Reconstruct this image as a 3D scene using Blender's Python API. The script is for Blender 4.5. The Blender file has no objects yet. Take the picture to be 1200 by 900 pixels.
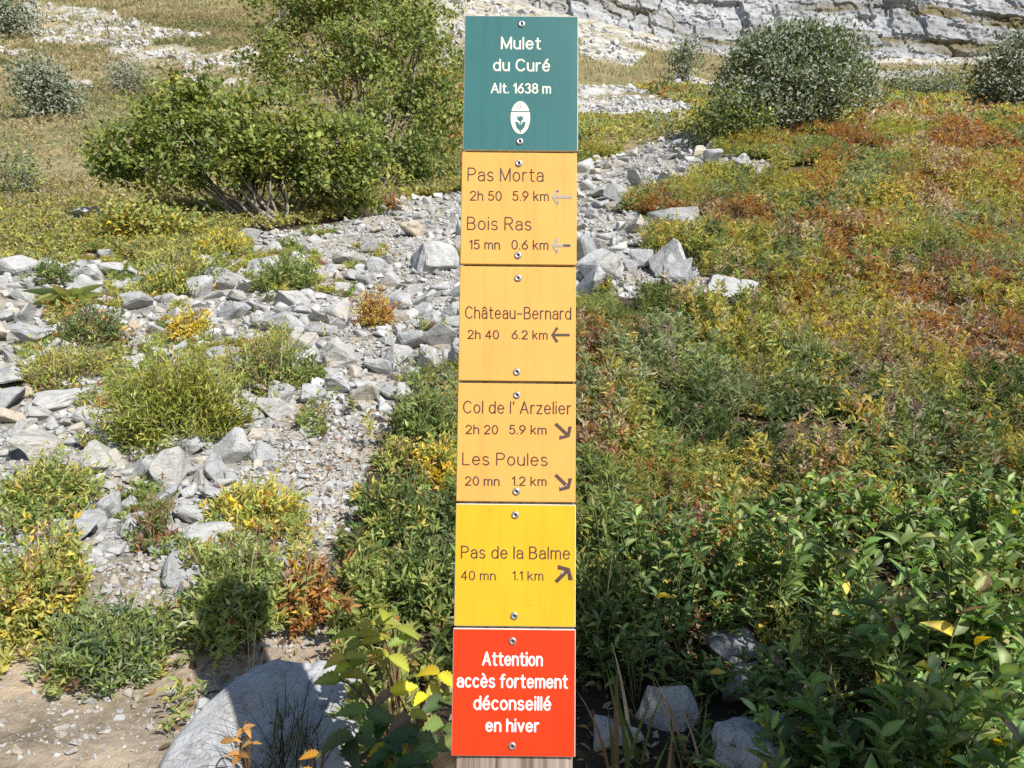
import bpy, bmesh, math, random
import numpy as np
from mathutils import Vector, Matrix, Quaternion
from mathutils import noise as mnoise

SC = bpy.context.scene
COL = SC.collection
R = math.radians
random.seed(7)
RNG = np.random.default_rng(11)

# ------------------------------------------------------------------ camera, light, exposure
FPX = 900.0                      # focal length in pixels of the 1200 x 900 photograph
PITCH = R(5.1)
CAMZ = 1.45
cam_d = bpy.data.cameras.new('camera')
cam_d.sensor_width = 36.0
cam_d.lens = 27.0
cam_d.clip_start = 0.05
cam_d.clip_end = 2000
cam = bpy.data.objects.new('camera', cam_d)
COL.objects.link(cam)
cam.location = (0, 0, CAMZ)
cam.rotation_euler = (R(90) + PITCH, 0, 0)
SC.camera = cam

SUN_TO = Vector((0.59, -0.82, 0.75)).normalized()      # towards the sun: behind the camera, to the right
SUN_EL = math.asin(SUN_TO.z)
SUN_AZ = math.atan2(SUN_TO.x, SUN_TO.y)
world = bpy.data.worlds.new('World')
SC.world = world
world.use_nodes = True
wn = world.node_tree
bg = wn.nodes['Background']
sky = wn.nodes.new('ShaderNodeTexSky')
sky.sky_type = 'NISHITA'
sky.sun_disc = False
sky.sun_elevation = SUN_EL
sky.sun_rotation = SUN_AZ
sky.altitude = 1600
wn.links.new(sky.outputs[0], bg.inputs[0])
bg.inputs[1].default_value = 0.10
sun_d = bpy.data.lights.new('sun', 'SUN')
sun_d.energy = 4.9
sun_d.angle = R(0.53)
sun_d.color = (1.0, 0.955, 0.88)
sun = bpy.data.objects.new('sun', sun_d)
COL.objects.link(sun)
sun.location = (6, -10, 9)
sun.rotation_euler = (-SUN_TO).to_track_quat('-Z', 'Y').to_euler()
SC.view_settings.view_transform = 'Standard'
SC.view_settings.look = 'None'
SC.view_settings.exposure = 0.55
SC.view_settings.gamma = 1.0
SC.view_settings.use_curve_mapping = False
SC.render.engine = 'CYCLES'
SC.cycles.max_bounces = 6
SC.cycles.diffuse_bounces = 3
SC.cycles.transmission_bounces = 4
SC.cycles.use_denoising = False

# ------------------------------------------------------------------ noise
def _hash(ix, iy, iz, seed):
    h = (ix.astype(np.int64) * 374761393 + iy.astype(np.int64) * 668265263 + iz.astype(np.int64) * 2147483647 + seed * 974711) & 0xFFFFFFFF
    h = ((h ^ (h >> 13)) * 1274126177) & 0xFFFFFFFF
    h = ((h ^ (h >> 16)) * 2246822519) & 0xFFFFFFFF
    h = h ^ (h >> 15)
    return (h & 0xFFFFFF) / float(0xFFFFFF)

def vnoise(x, y, z=None, seed=0):
    x = np.asarray(x, float); y = np.asarray(y, float)
    z = np.zeros_like(x) if z is None else np.asarray(z, float)
    x0 = np.floor(x); y0 = np.floor(y); z0 = np.floor(z)
    fx = x - x0; fy = y - y0; fz = z - z0
    fx = fx * fx * (3 - 2 * fx); fy = fy * fy * (3 - 2 * fy); fz = fz * fz * (3 - 2 * fz)
    out = 0
    for a in (0, 1):
        for b in (0, 1):
            for c in ((0, 1) if np.any(fz) else (0,)):
                w = (fx if a else 1 - fx) * (fy if b else 1 - fy) * ((fz if c else 1 - fz))
                out = out + w * _hash(x0 + a, y0 + b, z0 + c, seed)
    return out * 2 - 1

def fbm(x, y, z=None, octv=4, seed=0, gain=0.5):
    s = 0; a = 1.0; t = 0; f = 1.0
    for o in range(octv):
        s = s + a * vnoise(np.asarray(x) * f + 17.3 * o, np.asarray(y) * f - 9.1 * o, None if z is None else np.asarray(z) * f, seed + o)
        t += a; a *= gain; f *= 2.03
    return s / t

# ------------------------------------------------------------------ terrain: one mountainside
def tanrow(Y):
    return np.tan(PITCH + np.arctan((450.0 - np.asarray(Y, float)) / FPX))

_US = np.array([-1.0, -0.62, -0.30, 0.0, 0.20, 0.36, 0.65, 1.0])
_TAB = [
    [(1.7, 905), (2.3, 710), (3.3, 545), (4.8, 410), (7, 325), (9.5, 268), (14, 205), (28, 105), (70, 0), (120, -80), (260, -180)],
    [(1.7, 900), (2.3, 700), (3.2, 540), (4.7, 410), (7, 320), (9.5, 264), (14, 203), (28, 105), (70, 0), (120, -80), (260, -180)],
    [(1.7, 900), (2.25, 700), (3.15, 540), (4.6, 408), (7, 312), (9.5, 262), (14, 205), (28, 108), (66, 0), (120, -70), (260, -160)],
    [(1.7, 900), (2.25, 700), (3.15, 540), (4.6, 405), (7.2, 300), (10, 228), (16, 165), (30, 105), (60, 60), (120, 5), (260, -20)],
    [(1.7, 900), (2.25, 700), (3.15, 540), (4.6, 405), (7.2, 295), (10, 220), (16, 160), (30, 105), (60, 68), (120, 48), (260, 40)],
    [(1.7, 900), (2.25, 700), (3.2, 540), (4.7, 400), (7.4, 275), (10, 205), (14, 150), (22, 118), (60, 92), (120, 75), (260, 60)],
    [(1.7, 900), (2.25, 700), (3.3, 535), (4.8, 392), (7.5, 262), (10.5, 180), (15, 135), (22, 117), (60, 90), (120, 72), (260, 60)],
    [(1.7, 900), (2.25, 695), (3.3, 530), (4.8, 388), (7.5, 258), (10.5, 175), (15, 130), (22, 114), (60, 88), (120, 70), (260, 60)],
]
_LY = np.linspace(math.log(1.7), math.log(260), 240)
_T0 = np.array([np.interp(_LY, [math.log(a) for a, _ in row], tanrow([b for _, b in row])) for row in _TAB])
_k = np.exp(-0.5 * (np.arange(-12, 13) / 5.0) ** 2); _k /= _k.sum()
_T0 = np.array([np.convolve(np.pad(r, 12, mode='edge'), _k, 'valid') for r in _T0])
_UG = np.linspace(-1.0, 1.0, 81)
_T = np.array([np.interp(_UG, _US, _T0[:, j]) for j in range(len(_LY))]).T
_k2 = np.exp(-0.5 * (np.arange(-8, 9) / 3.0) ** 2); _k2 /= _k2.sum()
_T = np.array([np.convolve(np.pad(_T[:, j], 8, mode='edge'), _k2, 'valid') for j in range(_T.shape[1])]).T

def H0(x, y):
    x = np.asarray(x, float); y = np.asarray(y, float)
    yp = np.clip(y, 1.7, 260)
    u = np.clip(x / yp, -0.999, 0.999)
    fu = (u + 1) / 2 * 80; iu = np.clip(fu.astype(int), 0, 79); fu = fu - iu
    fl = (np.log(yp) - _LY[0]) / (_LY[-1] - _LY[0]) * 239; il = np.clip(fl.astype(int), 0, 238); fl = fl - il
    t = (_T[iu, il] * (1 - fu) * (1 - fl) + _T[iu + 1, il] * fu * (1 - fl) + _T[iu, il + 1] * (1 - fu) * fl + _T[iu + 1, il + 1] * fu * fl)
    return CAMZ + yp * t + np.where(y < 1.7, 0.44 * (y - 1.7), 0.0)

def H(x, y):
    x = np.asarray(x, float); y = np.asarray(y, float)
    g = np.clip((y - 1.0) / 3.0, 0.25, 1.0)
    far = np.clip((y - 8) / 25, 0, 1)
    n = 0.07 * g * fbm(x * 1.1, y * 1.1, octv=4, seed=3) + 0.012 * fbm(x * 9, y * 9, octv=2, seed=5)
    n = n + far * (0.55 * fbm(x * 0.22, y * 0.22, octv=4, seed=8) + np.clip((y - 35) / 40, 0, 1) * 1.6 * fbm(x * 0.07, y * 0.07, octv=4, seed=9))
    return H0(x, y) + n

def project(x, y, z):
    h = np.asarray(z) - CAMZ
    zc = y * math.cos(PITCH) + h * math.sin(PITCH)
    zc = np.where(zc < 0.05, 0.05, zc)
    return 600 + FPX * x / zc, 450 - FPX * (h * math.cos(PITCH) - y * math.sin(PITCH)) / zc

_YS = np.exp(np.linspace(math.log(1.3), math.log(250), 900))
def unproject(X, Y):
    """ground point seen at photo pixel X, Y"""
    t = float(tanrow(Y)); k = (X - 600) / FPX * (math.cos(PITCH) + t * math.sin(PITCH))
    d = H(k * _YS, _YS) - (CAMZ + t * _YS)
    i = np.argmax(d > 0)
    if i == 0:
        y = _YS[0] if d[0] > 0 else _YS[-1]
    else:
        y = _YS[i - 1] + (_YS[i] - _YS[i - 1]) * (-d[i - 1]) / (d[i] - d[i - 1])
    return Vector((k * y, y, float(H(k * y, y))))

def unproject_many(X, Y):
    X = np.asarray(X, float); Y = np.asarray(Y, float); out = []
    ys = np.exp(np.linspace(math.log(1.3), math.log(60), 150))
    for a in range(0, len(X), 2000):
        t = tanrow(Y[a:a + 2000])[:, None]; k = (X[a:a + 2000, None] - 600) / FPX * (math.cos(PITCH) + t * math.sin(PITCH))
        d = H0(k * ys, ys[None] + 0 * k) - (CAMZ + t * ys)
        i = np.clip(np.argmax(d > 0, 1), 1, len(ys) - 1); r = np.arange(len(i))
        f = np.clip(-d[r, i - 1] / (d[r, i] - d[r, i - 1]), 0, 1)
        y = ys[i - 1] + (ys[i] - ys[i - 1]) * f
        for _ in range(2):       # bring the micro relief in
            x = k[:, 0] * y; e = H(x, y) - (CAMZ + t[:, 0] * y); y = y - e / 0.75 * np.clip(1.0, 0, 1)
        x = k[:, 0] * y
        out.append(np.stack([x, y, H(x, y)], -1))
    return np.concatenate(out)

def at(X, Y, y):
    """point at photo pixel X, Y in the vertical plane y metres away"""
    t = float(tanrow(Y)); k = (X - 600) / FPX * (math.cos(PITCH) + t * math.sin(PITCH))
    return Vector((k * y, y, CAMZ + t * y))

def depth(p):
    return p.y * math.cos(PITCH) + (p.z - CAMZ) * math.sin(PITCH)

def inpoly(X, Y, poly):
    X = np.asarray(X); Y = np.asarray(Y); c = np.zeros(X.shape, bool); n = len(poly)
    for i in range(n):
        x1, y1 = poly[i]; x2, y2 = poly[i - 1]
        if y1 == y2: continue
        m = ((y1 > Y) != (y2 > Y)) & (X < (x2 - x1) * (Y - y1) / (y2 - y1) + x1)
        c ^= m
    return c

SCREE = [(-400, 345), (0, 325), (70, 300), (130, 298), (180, 330), (240, 305), (275, 278), (400, 262), (470, 236), (540, 226), (620, 215), (690, 195), (760, 168), (800, 160), (830, 165), (840, 185), (905, 190), (900, 202), (830, 206), (770, 225), (725, 250), (770, 258), (830, 258), (825, 272), (770, 282), (745, 300), (800, 298), (830, 330), (860, 345), (910, 365), (900, 378), (840, 378), (770, 352), (700, 345), (660, 365), (600, 420), (530, 445), (475, 445), (455, 500), (430, 560), (405, 630), (385, 700), (385, 770), (300, 800), (240, 830), (190, 900), (170, 1200), (-400, 1200)]
DIRT = [(-400, 800), (0, 780), (70, 660), (190, 650), (215, 700), (240, 745), (400, 735), (400, 790), (250, 800), (190, 900), (170, 1200), (-400, 1200)]
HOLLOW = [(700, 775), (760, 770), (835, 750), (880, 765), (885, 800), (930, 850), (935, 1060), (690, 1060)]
SANDY = [(330, 485), (400, 470), (440, 470), (452, 520), (425, 600), (395, 660), (385, 750), (330, 760), (345, 660), (320, 600), (250, 590), (290, 540)]
PALE = [[(25, 2), (120, 12), (170, 28), (250, 44), (150, 56), (40, 52), (30, 30)], [(120, 56), (205, 52), (240, 64), (295, 54), (320, 86), (230, 84), (150, 76)], [(0, 58), (40, 60), (30, 68), (0, 66)], [(330, 60), (420, 70), (400, 84), (330, 78)],
        [(205, 88), (290, 92), (290, 105), (230, 104)], [(60, 92), (110, 95), (110, 104), (60, 100)], [(505, -20), (560, -20), (550, 70), (515, 85)], [(675, 100), (740, 102), (790, 120), (825, 128), (800, 142), (740, 140), (676, 140)],
        [(680, 42), (760, 62), (740, 78), (680, 66)], [(76, 252), (138, 248), (138, 266), (80, 268)], [(790, 85), (840, 95), (840, 105), (790, 98)], [(1020, 84), (1100, 82), (1110, 90), (1030, 92)],
        [(500, -90), (900, 50), (1400, 40), (1400, 74), (1000, 78), (840, 66), (700, 50), (640, 34), (560, 26), (500, -10)]]

def masks(x, y, z):
    X, Y = project(x, y, z)
    s = np.clip(28.0 / np.maximum(y, 1.0), 1.2, 16)
    nx = s * fbm(x * 3 / np.sqrt(np.maximum(y, 1)) * 2, y * 3 / np.sqrt(np.maximum(y, 1)) * 2, octv=3, seed=21)
    ny = s * 0.7 * fbm(x * 3 / np.sqrt(np.maximum(y, 1)) * 2, y * 3 / np.sqrt(np.maximum(y, 1)) * 2, octv=3, seed=27)
    Xn, Yn = X + nx, Y + ny
    front = y > 1.0
    scree = inpoly(Xn, Yn, SCREE) & front
    dirt = (inpoly(Xn, Yn, DIRT) & front)
    sandy = inpoly(Xn, Yn, SANDY) & front
    pale = np.zeros(x.shape, bool)
    for p in PALE: pale |= inpoly(X + nx * 1.5, Y + ny * 1.5, p)
    pale &= front & (y > 5)
    return X, Y, scree, dirt, sandy, pale

# ------------------------------------------------------------------ mesh helpers
def tag(o, label=None, cat=None, group=None, kind=None):
    if label: o['label'] = label
    if cat: o['category'] = cat
    if group: o['group'] = group
    if kind: o['kind'] = kind
    return o

def empty(name, loc):
    o = bpy.data.objects.new(name, None); COL.objects.link(o); o.location = loc; o.empty_display_size = 0.1
    return o

def arrays_obj(name, V, F, mats, parent=None, col=None, smooth=False, midx=None, origin=None):
    """one mesh object from numpy arrays; F is (m, k)"""
    V = np.asarray(V, np.float32).reshape(-1, 3); F = np.asarray(F, np.int32)
    if origin is not None: V = V - np.asarray(origin, np.float32)
    me = bpy.data.meshes.new(name)
    m, k = F.shape
    me.vertices.add(len(V)); me.vertices.foreach_set('co', V.ravel())
    me.loops.add(m * k); me.loops.foreach_set('vertex_index', F.ravel())
    me.polygons.add(m); me.polygons.foreach_set('loop_start', np.arange(0, m * k, k, dtype=np.int32))
    me.polygons.foreach_set('loop_total', np.full(m, k, np.int32))
    me.polygons.foreach_set('use_smooth', np.full(m, smooth))
    if col is not None:
        a = me.attributes.new('Col', 'FLOAT_COLOR', 'POINT')
        c = np.ones((len(V), 4), np.float32); c[:, :3] = col
        a.data.foreach_set('color', c.ravel())
    for mt in (mats if isinstance(mats, (list, tuple)) else [mats]): me.materials.append(mt)
    if midx is not None: me.polygons.foreach_set('material_index', np.asarray(midx, np.int32))
    me.update(calc_edges=True)
    o = bpy.data.objects.new(name, me); COL.objects.link(o)
    if parent is not None: o.parent = parent
    return o

def bm_obj(name, bm, mats, parent=None, smooth=False):
    me = bpy.data.meshes.new(name); bm.to_mesh(me); bm.free()
    for mt in (mats if isinstance(mats, (list, tuple)) else [mats]): me.materials.append(mt)
    if smooth:
        for p in me.polygons: p.use_smooth = True
    o = bpy.data.objects.new(name, me); COL.objects.link(o)
    if parent is not None: o.parent = parent
    return o

def nrm(a):
    return a / np.maximum(np.linalg.norm(a, axis=-1, keepdims=True), 1e-9)

# leaf templates: rows of (along, across, up) and quads/tris
def tmpl(st, fold, bend):
    V = []; F = []
    for a, w in st:
        z = -bend * a * a
        V += [(a, 0, z), (a, -w, z + fold * w), (a, w, z + fold * w)]
    for i in range(len(st) - 1):
        b = 3 * i
        F += [(b, b + 1, b + 4, b + 3), (b + 2, b, b + 3, b + 5)]
    return np.array(V, float), np.array(F, int)
LO = (np.array([(0, 0, 0), (0.45, -0.5, 0.09), (1, 0, -0.1), (0.45, 0.5, 0.09)], float), np.array([(0, 1, 2), (0, 2, 3)]))
BROAD = tmpl([(0, 0.02), (0.12, 0.22), (0.32, 0.44), (0.55, 0.48), (0.78, 0.30), (0.93, 0.11), (1, 0.0)], 0.25, 0.22)
_sst = []
for i in range(15):
    a = i / 14.0
    w = 0.5 * math.sin(math.pi * min(1, (a * 0.95 + 0.03) ** 0.72)) ** 0.9 * (1.12 if i % 2 else 0.9)
    _sst.append((a, max(w, 0.0) if i < 14 else 0.0))
SERR = tmpl(_sst, 0.42, 0.28)
def veined(c, k, T):
    """leaf colours with a paler midrib and side veins"""
    n = len(T[0]); f = np.ones(n); f[0::3] = 1.4
    st = (np.arange(n) // 3) % 2; f = f * np.where((st == 0) & (np.arange(n) % 3 > 0), 0.86, 1.06)
    return (c[:, None] * f[None, :, None]).reshape(-1, 3)

def leaves(P, D, N, L, W, T, curl=None):
    """arrays of leaves: base P, direction D, upper-side normal N, length L, width W"""
    D = nrm(D); N = nrm(N - D * np.sum(N * D, -1, keepdims=True)); S = np.cross(D, N)
    tv, tf = T
    n = len(P); k = len(tv)
    up = tv[:, 2][None, :, None] * (L[:, None, None])
    if curl is not None: up = up * curl[:, None, None]
    V = P[:, None, :] + tv[:, 0][None, :, None] * L[:, None, None] * D[:, None, :] + tv[:, 1][None, :, None] * W[:, None, None] * S[:, None, :] + up * N[:, None, :]
    F = tf[None] + (np.arange(n) * k)[:, None, None]
    return V.reshape(-1, 3), F.reshape(-1, tf.shape[1]), k

def pick(pal, n, rng=RNG):
    w = np.array([p[0] for p in pal], float); w /= w.sum()
    c = np.array([p[1] for p in pal], float)
    return c[rng.choice(len(pal), n, p=w)]

def vary(c, amt=0.22, rng=RNG):
    n = len(c)
    return np.clip(c * (1 + amt * rng.standard_normal((n, 1))) * (1 + 0.06 * rng.standard_normal((n, 3))), 0.005, 0.8)

def tubes(paths, sides=5):
    """paths: list of (points (m,3), radii (m,)) -> one set of arrays (quads)"""
    Vs = []; Fs = []; b = 0
    for pts, rad in paths:
        pts = np.asarray(pts, float); m = len(pts)
        tg = nrm(np.gradient(pts, axis=0))
        ref = np.array([0.31, 0.77, 0.55])
        s = nrm(np.cross(tg, ref)); q = np.cross(tg, s)
        ang = np.arange(sides) * 2 * math.pi / sides
        ring = pts[:, None] + np.asarray(rad)[:, None, None] * (np.cos(ang)[None, :, None] * s[:, None] + np.sin(ang)[None, :, None] * q[:, None])
        Vs.append(ring.reshape(-1, 3))
        i = np.arange(m - 1)[:, None] * sides; j = np.arange(sides)[None]; j2 = (j + 1) % sides
        Fs.append(np.stack([b + i + j, b + i + j2, b + i + sides + j2, b + i + sides + j], -1).reshape(-1, 4))
        b += m * sides
    return np.concatenate(Vs), np.concatenate(Fs)

def blades(P, az, L, W, lean, bend, m=6):
    """grass-like strips; returns quads"""
    n = len(P)
    s = np.linspace(0, 1, m)[None, :]
    hd = np.stack([np.cos(az), np.sin(az), np.zeros(n)], -1)
    sd = np.stack([-np.sin(az), np.cos(az), np.zeros(n)], -1)
    fwd = (lean[:, None] * s + bend[:, None] * s ** 2.2) * L[:, None]
    up = L[:, None] * (s * np.sqrt(np.maximum(0.05, 1 - lean ** 2))[:, None] - 0.55 * bend[:, None] * s ** 2.6)
    c = P[:, None] + fwd[..., None] * hd[:, None] + up[..., None] * np.array([0, 0, 1.0])
    w = W[:, None] * (1 - s ** 1.8) * 0.5 + 0.0003
    V = np.stack([c - w[..., None] * sd[:, None], c + w[..., None] * sd[:, None]], 2)    # n, m, 2, 3
    b = (np.arange(n) * m * 2)[:, None]; i = (np.arange(m - 1) * 2)[None]
    F = np.stack([b + i, b + i + 1, b + i + 3, b + i + 2], -1).reshape(-1, 4)
    return V.reshape(-1, 3), F, m * 2

# ------------------------------------------------------------------ materials
def new_mat(name):
    m = bpy.data.materials.new(name); m.use_nodes = True
    return m, m.node_tree.nodes, m.node_tree.links, m.node_tree.nodes['Principled BSDF']

def N_(nodes, t, **kw):
    n = nodes.new(t)
    for k, v in kw.items(): setattr(n, k, v)
    return n

def ramp(nodes, pts):
    r = nodes.new('ShaderNodeValToRGB')
    e = r.color_ramp.elements
    e[0].position, e[0].color = pts[0][0], (*pts[0][1], 1)
    e[1].position, e[1].color = pts[-1][0], (*pts[-1][1], 1)
    for p, c in pts[1:-1]:
        q = e.new(p); q.color = (*c, 1)
    return r

def mat_leaf(name, trans=0.34, rough=0.5, spec=0.35, back=None):
    m, nd, lk, p = new_mat(name)
    a = N_(nd, 'ShaderNodeAttribute', attribute_name='Col')
    p.inputs['Roughness'].default_value = rough
    p.inputs['Specular IOR Level'].default_value = spec
    t = nd.new('ShaderNodeBsdfTranslucent')
    hs = nd.new('ShaderNodeHueSaturation'); hs.inputs['Saturation'].default_value = 1.15; hs.inputs['Value'].default_value = 1.9
    lk.new(a.outputs['Color'], hs.inputs['Color']); lk.new(hs.outputs[0], t.inputs[0])
    mx = nd.new('ShaderNodeMixShader'); mx.inputs[0].default_value = trans
    lk.new(p.outputs[0], mx.inputs[1]); lk.new(t.outputs[0], mx.inputs[2])
    lk.new(mx.outputs[0], nd['Material Output'].inputs[0])
    if back:      # pale felted underside of whitebeam leaves
        g = nd.new('ShaderNodeNewGeometry'); mc = nd.new('ShaderNodeMix'); mc.data_type = 'RGBA'
        lk.new(g.outputs['Backfacing'], mc.inputs[0]); lk.new(a.outputs['Color'], mc.inputs[6]); mc.inputs[7].default_value = (*back, 1)
        lk.new(mc.outputs[2], p.inputs['Base Color'])
    else:
        lk.new(a.outputs['Color'], p.inputs['Base Color'])
    return m
M_LEAF = mat_leaf('foliage')
M_GLOSS = mat_leaf('glossy_foliage', trans=0.28, rough=0.46, spec=0.4)
M_SILVER = mat_leaf('silver_backed_foliage', trans=0.22, rough=0.5, spec=0.4, back=(0.26, 0.28, 0.21))

def mat_bark(name, c1, c2):
    m, nd, lk, p = new_mat(name)
    tc = nd.new('ShaderNodeTexCoord'); no = nd.new('ShaderNodeTexNoise'); no.inputs['Scale'].default_value = 30; no.inputs['Detail'].default_value = 5
    r = ramp(nd, [(0.35, c1), (0.65, c2)])
    lk.new(tc.outputs['Object'], no.inputs['Vector']); lk.new(no.outputs[0], r.inputs[0]); lk.new(r.outputs[0], p.inputs['Base Color'])
    p.inputs['Roughness'].default_value = 0.85
    return m
M_BARK = mat_bark('grey_bark', (0.12, 0.10, 0.085), (0.30, 0.26, 0.225))
M_STEM = mat_bark('brown_stem', (0.10, 0.055, 0.03), (0.20, 0.13, 0.06))
M_GSTEM = mat_bark('green_stem', (0.09, 0.11, 0.03), (0.16, 0.15, 0.05))

def mat_rock(name, use_attr, base=(0.385, 0.385, 0.385), bump=0.8, scale=1.0):
    m, nd, lk, p = new_mat(name)
    p.inputs['Roughness'].default_value = 0.9; p.inputs['Specular IOR Level'].default_value = 0.15
    g = nd.new('ShaderNodeNewGeometry')
    vec = g.outputs['Position']
    n1 = nd.new('ShaderNodeTexNoise'); n1.inputs['Scale'].default_value = 14 * scale; n1.inputs['Detail'].default_value = 8; n1.inputs['Roughness'].default_value = 0.68
    n2 = nd.new('ShaderNodeTexNoise'); n2.inputs['Scale'].default_value = 75 * scale; n2.inputs['Detail'].default_value = 6; n2.inputs['Roughness'].default_value = 0.7
    n3 = nd.new('ShaderNodeTexNoise'); n3.inputs['Scale'].default_value = 3.0 * scale; n3.inputs['Detail'].default_value = 4
    for n in (n1, n2, n3): lk.new(vec, n.inputs['Vector'])
    b = np.array(base)
    r1 = ramp(nd, [(0.28, tuple(b * 0.62)), (0.45, tuple(b * 0.95)), (0.62, tuple(b * 1.12)), (0.78, tuple(np.minimum(b * 1.3, 0.7)))])
    lk.new(n1.outputs[0], r1.inputs[0])
    # ochre weathering patches
    r3 = ramp(nd, [(0.60, (0, 0, 0)), (0.76, (0.45, 0.45, 0.45))]); lk.new(n3.outputs[0], r3.inputs[0])
    mo = nd.new('ShaderNodeMix'); mo.data_type = 'RGBA'; mo.inputs[7].default_value = (0.40, 0.33, 0.23, 1)
    lk.new(r3.outputs[0], mo.inputs[0]); lk.new(r1.outputs[0], mo.inputs[6])
    # dark lichen specks
    r2 = ramp(nd, [(0.30, (0.55, 0.55, 0.55)), (0.42, (1, 1, 1))]); lk.new(n2.outputs[0], r2.inputs[0])
    mm = nd.new('ShaderNodeMix'); mm.data_type = 'RGBA'; mm.blend_type = 'MULTIPLY'; mm.inputs[0].default_value = 0.55
    lk.new(mo.outputs[2], mm.inputs[6]); lk.new(r2.outputs[0], mm.inputs[7])
    n4 = nd.new('ShaderNodeTexNoise'); n4.inputs['Scale'].default_value = 9.0 * scale; n4.inputs['Detail'].default_value = 5; n4.inputs['Distortion'].default_value = 0.6
    mp4 = nd.new('ShaderNodeMapping'); mp4.inputs['Scale'].default_value = (1.0, 1.0, 2.6); mp4.inputs['Rotation'].default_value = (0.4, 0.5, 0.2)
    lk.new(vec, mp4.inputs[0]); lk.new(mp4.outputs[0], n4.inputs['Vector'])
    r4 = ramp(nd, [(0.485, (1, 1, 1)), (0.5, (0.5, 0.48, 0.45)), (0.515, (1, 1, 1))]); lk.new(n4.outputs[0], r4.inputs[0])
    mk4 = nd.new('ShaderNodeMix'); mk4.data_type = 'RGBA'; mk4.blend_type = 'MULTIPLY'; mk4.inputs[0].default_value = 0.75
    lk.new(mm.outputs[2], mk4.inputs[6]); lk.new(r4.outputs[0], mk4.inputs[7])
    out = mk4.outputs[2]
    mv = nd.new('ShaderNodeMix'); mv.data_type = 'RGBA'; mv.blend_type = 'MULTIPLY'; mv.inputs[0].default_value = 1.0
    lk.new(out, mv.inputs[6])
    if use_attr:
        a = N_(nd, 'ShaderNodeAttribute', attribute_name='Col'); lk.new(a.outputs['Color'], mv.inputs[7])
    else:
        oi = nd.new('ShaderNodeObjectInfo')
        ro = ramp(nd, [(0.0, (0.78, 0.79, 0.80)), (0.4, (1.0, 1.0, 1.0)), (0.72, (1.08, 1.08, 1.06)), (0.92, (0.98, 0.95, 0.88)), (1.0, (1.1, 0.95, 0.74))])
        lk.new(oi.outputs['Random'], ro.inputs[0]); lk.new(ro.outputs[0], mv.inputs[7])
    lk.new(mv.outputs[2], p.inputs['Base Color'])
    bp = nd.new('ShaderNodeBump'); bp.inputs['Strength'].default_value = bump; bp.inputs['Distance'].default_value = 0.02 / scale
    ad = nd.new('ShaderNodeMath'); ad.operation = 'MULTIPLY_ADD'; ad.inputs[1].default_value = 0.35
    lk.new(n2.outputs[0], ad.inputs[0]); lk.new(n1.outputs[0], ad.inputs[2]); lk.new(ad.outputs[0], bp.inputs['Height'])
    lk.new(bp.outputs[0], p.inputs['Normal'])
    return m
M_ROCK = mat_rock('limestone', False)
M_RUBBLE = mat_rock('limestone_rubble', True)
M_CLIFF = mat_rock('cliff_limestone', True, base=(0.345, 0.352, 0.362), bump=1.0, scale=0.08)

def mat_ground():
    m, nd, lk, p = new_mat('mountain_soil')
    p.inputs['Roughness'].default_value = 0.95; p.inputs['Specular IOR Level'].default_value = 0.1
    a = N_(nd, 'ShaderNodeAttribute', attribute_name='Col')
    g = nd.new('ShaderNodeNewGeometry')
    n1 = nd.new('ShaderNodeTexNoise'); n1.inputs['Scale'].default_value = 26; n1.inputs['Detail'].default_value = 9; n1.inputs['Roughness'].default_value = 0.72
    n2 = nd.new('ShaderNodeTexNoise'); n2.inputs['Scale'].default_value = 1.3; n2.inputs['Detail'].default_value = 9; n2.inputs['Roughness'].default_value = 0.75
    for n in (n1, n2): lk.new(g.outputs['Position'], n.inputs['Vector'])
    r1 = ramp(nd, [(0.3, (0.62, 0.60, 0.56)), (0.5, (1, 1, 1)), (0.7, (1.3, 1.3, 1.3))]); lk.new(n1.outputs[0], r1.inputs[0])
    r2 = ramp(nd, [(0.35, (0.6, 0.64, 0.58)), (0.5, (1, 1, 1)), (0.66, (1.28, 1.2, 1.1))]); lk.new(n2.outputs[0], r2.inputs[0])
    m1 = nd.new('ShaderNodeMix'); m1.data_type = 'RGBA'; m1.blend_type = 'MULTIPLY'; m1.inputs[0].default_value = 0.9
    m2 = nd.new('ShaderNodeMix'); m2.data_type = 'RGBA'; m2.blend_type = 'MULTIPLY'; m2.inputs[0].default_value = 0.9
    lk.new(a.outputs['Color'], m1.inputs[6]); lk.new(r1.outputs[0], m1.inputs[7]); lk.new(m1.outputs[2], m2.inputs[6]); lk.new(r2.outputs[0], m2.inputs[7])
    lk.new(m2.outputs[2], p.inputs['Base Color'])
    bp = nd.new('ShaderNodeBump'); bp.inputs['Strength'].default_value = 0.7; bp.inputs['Distance'].default_value = 0.03
    lk.new(n1.outputs[0], bp.inputs['Height']); lk.new(bp.outputs[0], p.inputs['Normal'])
    return m
M_GROUND = mat_ground()

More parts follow.
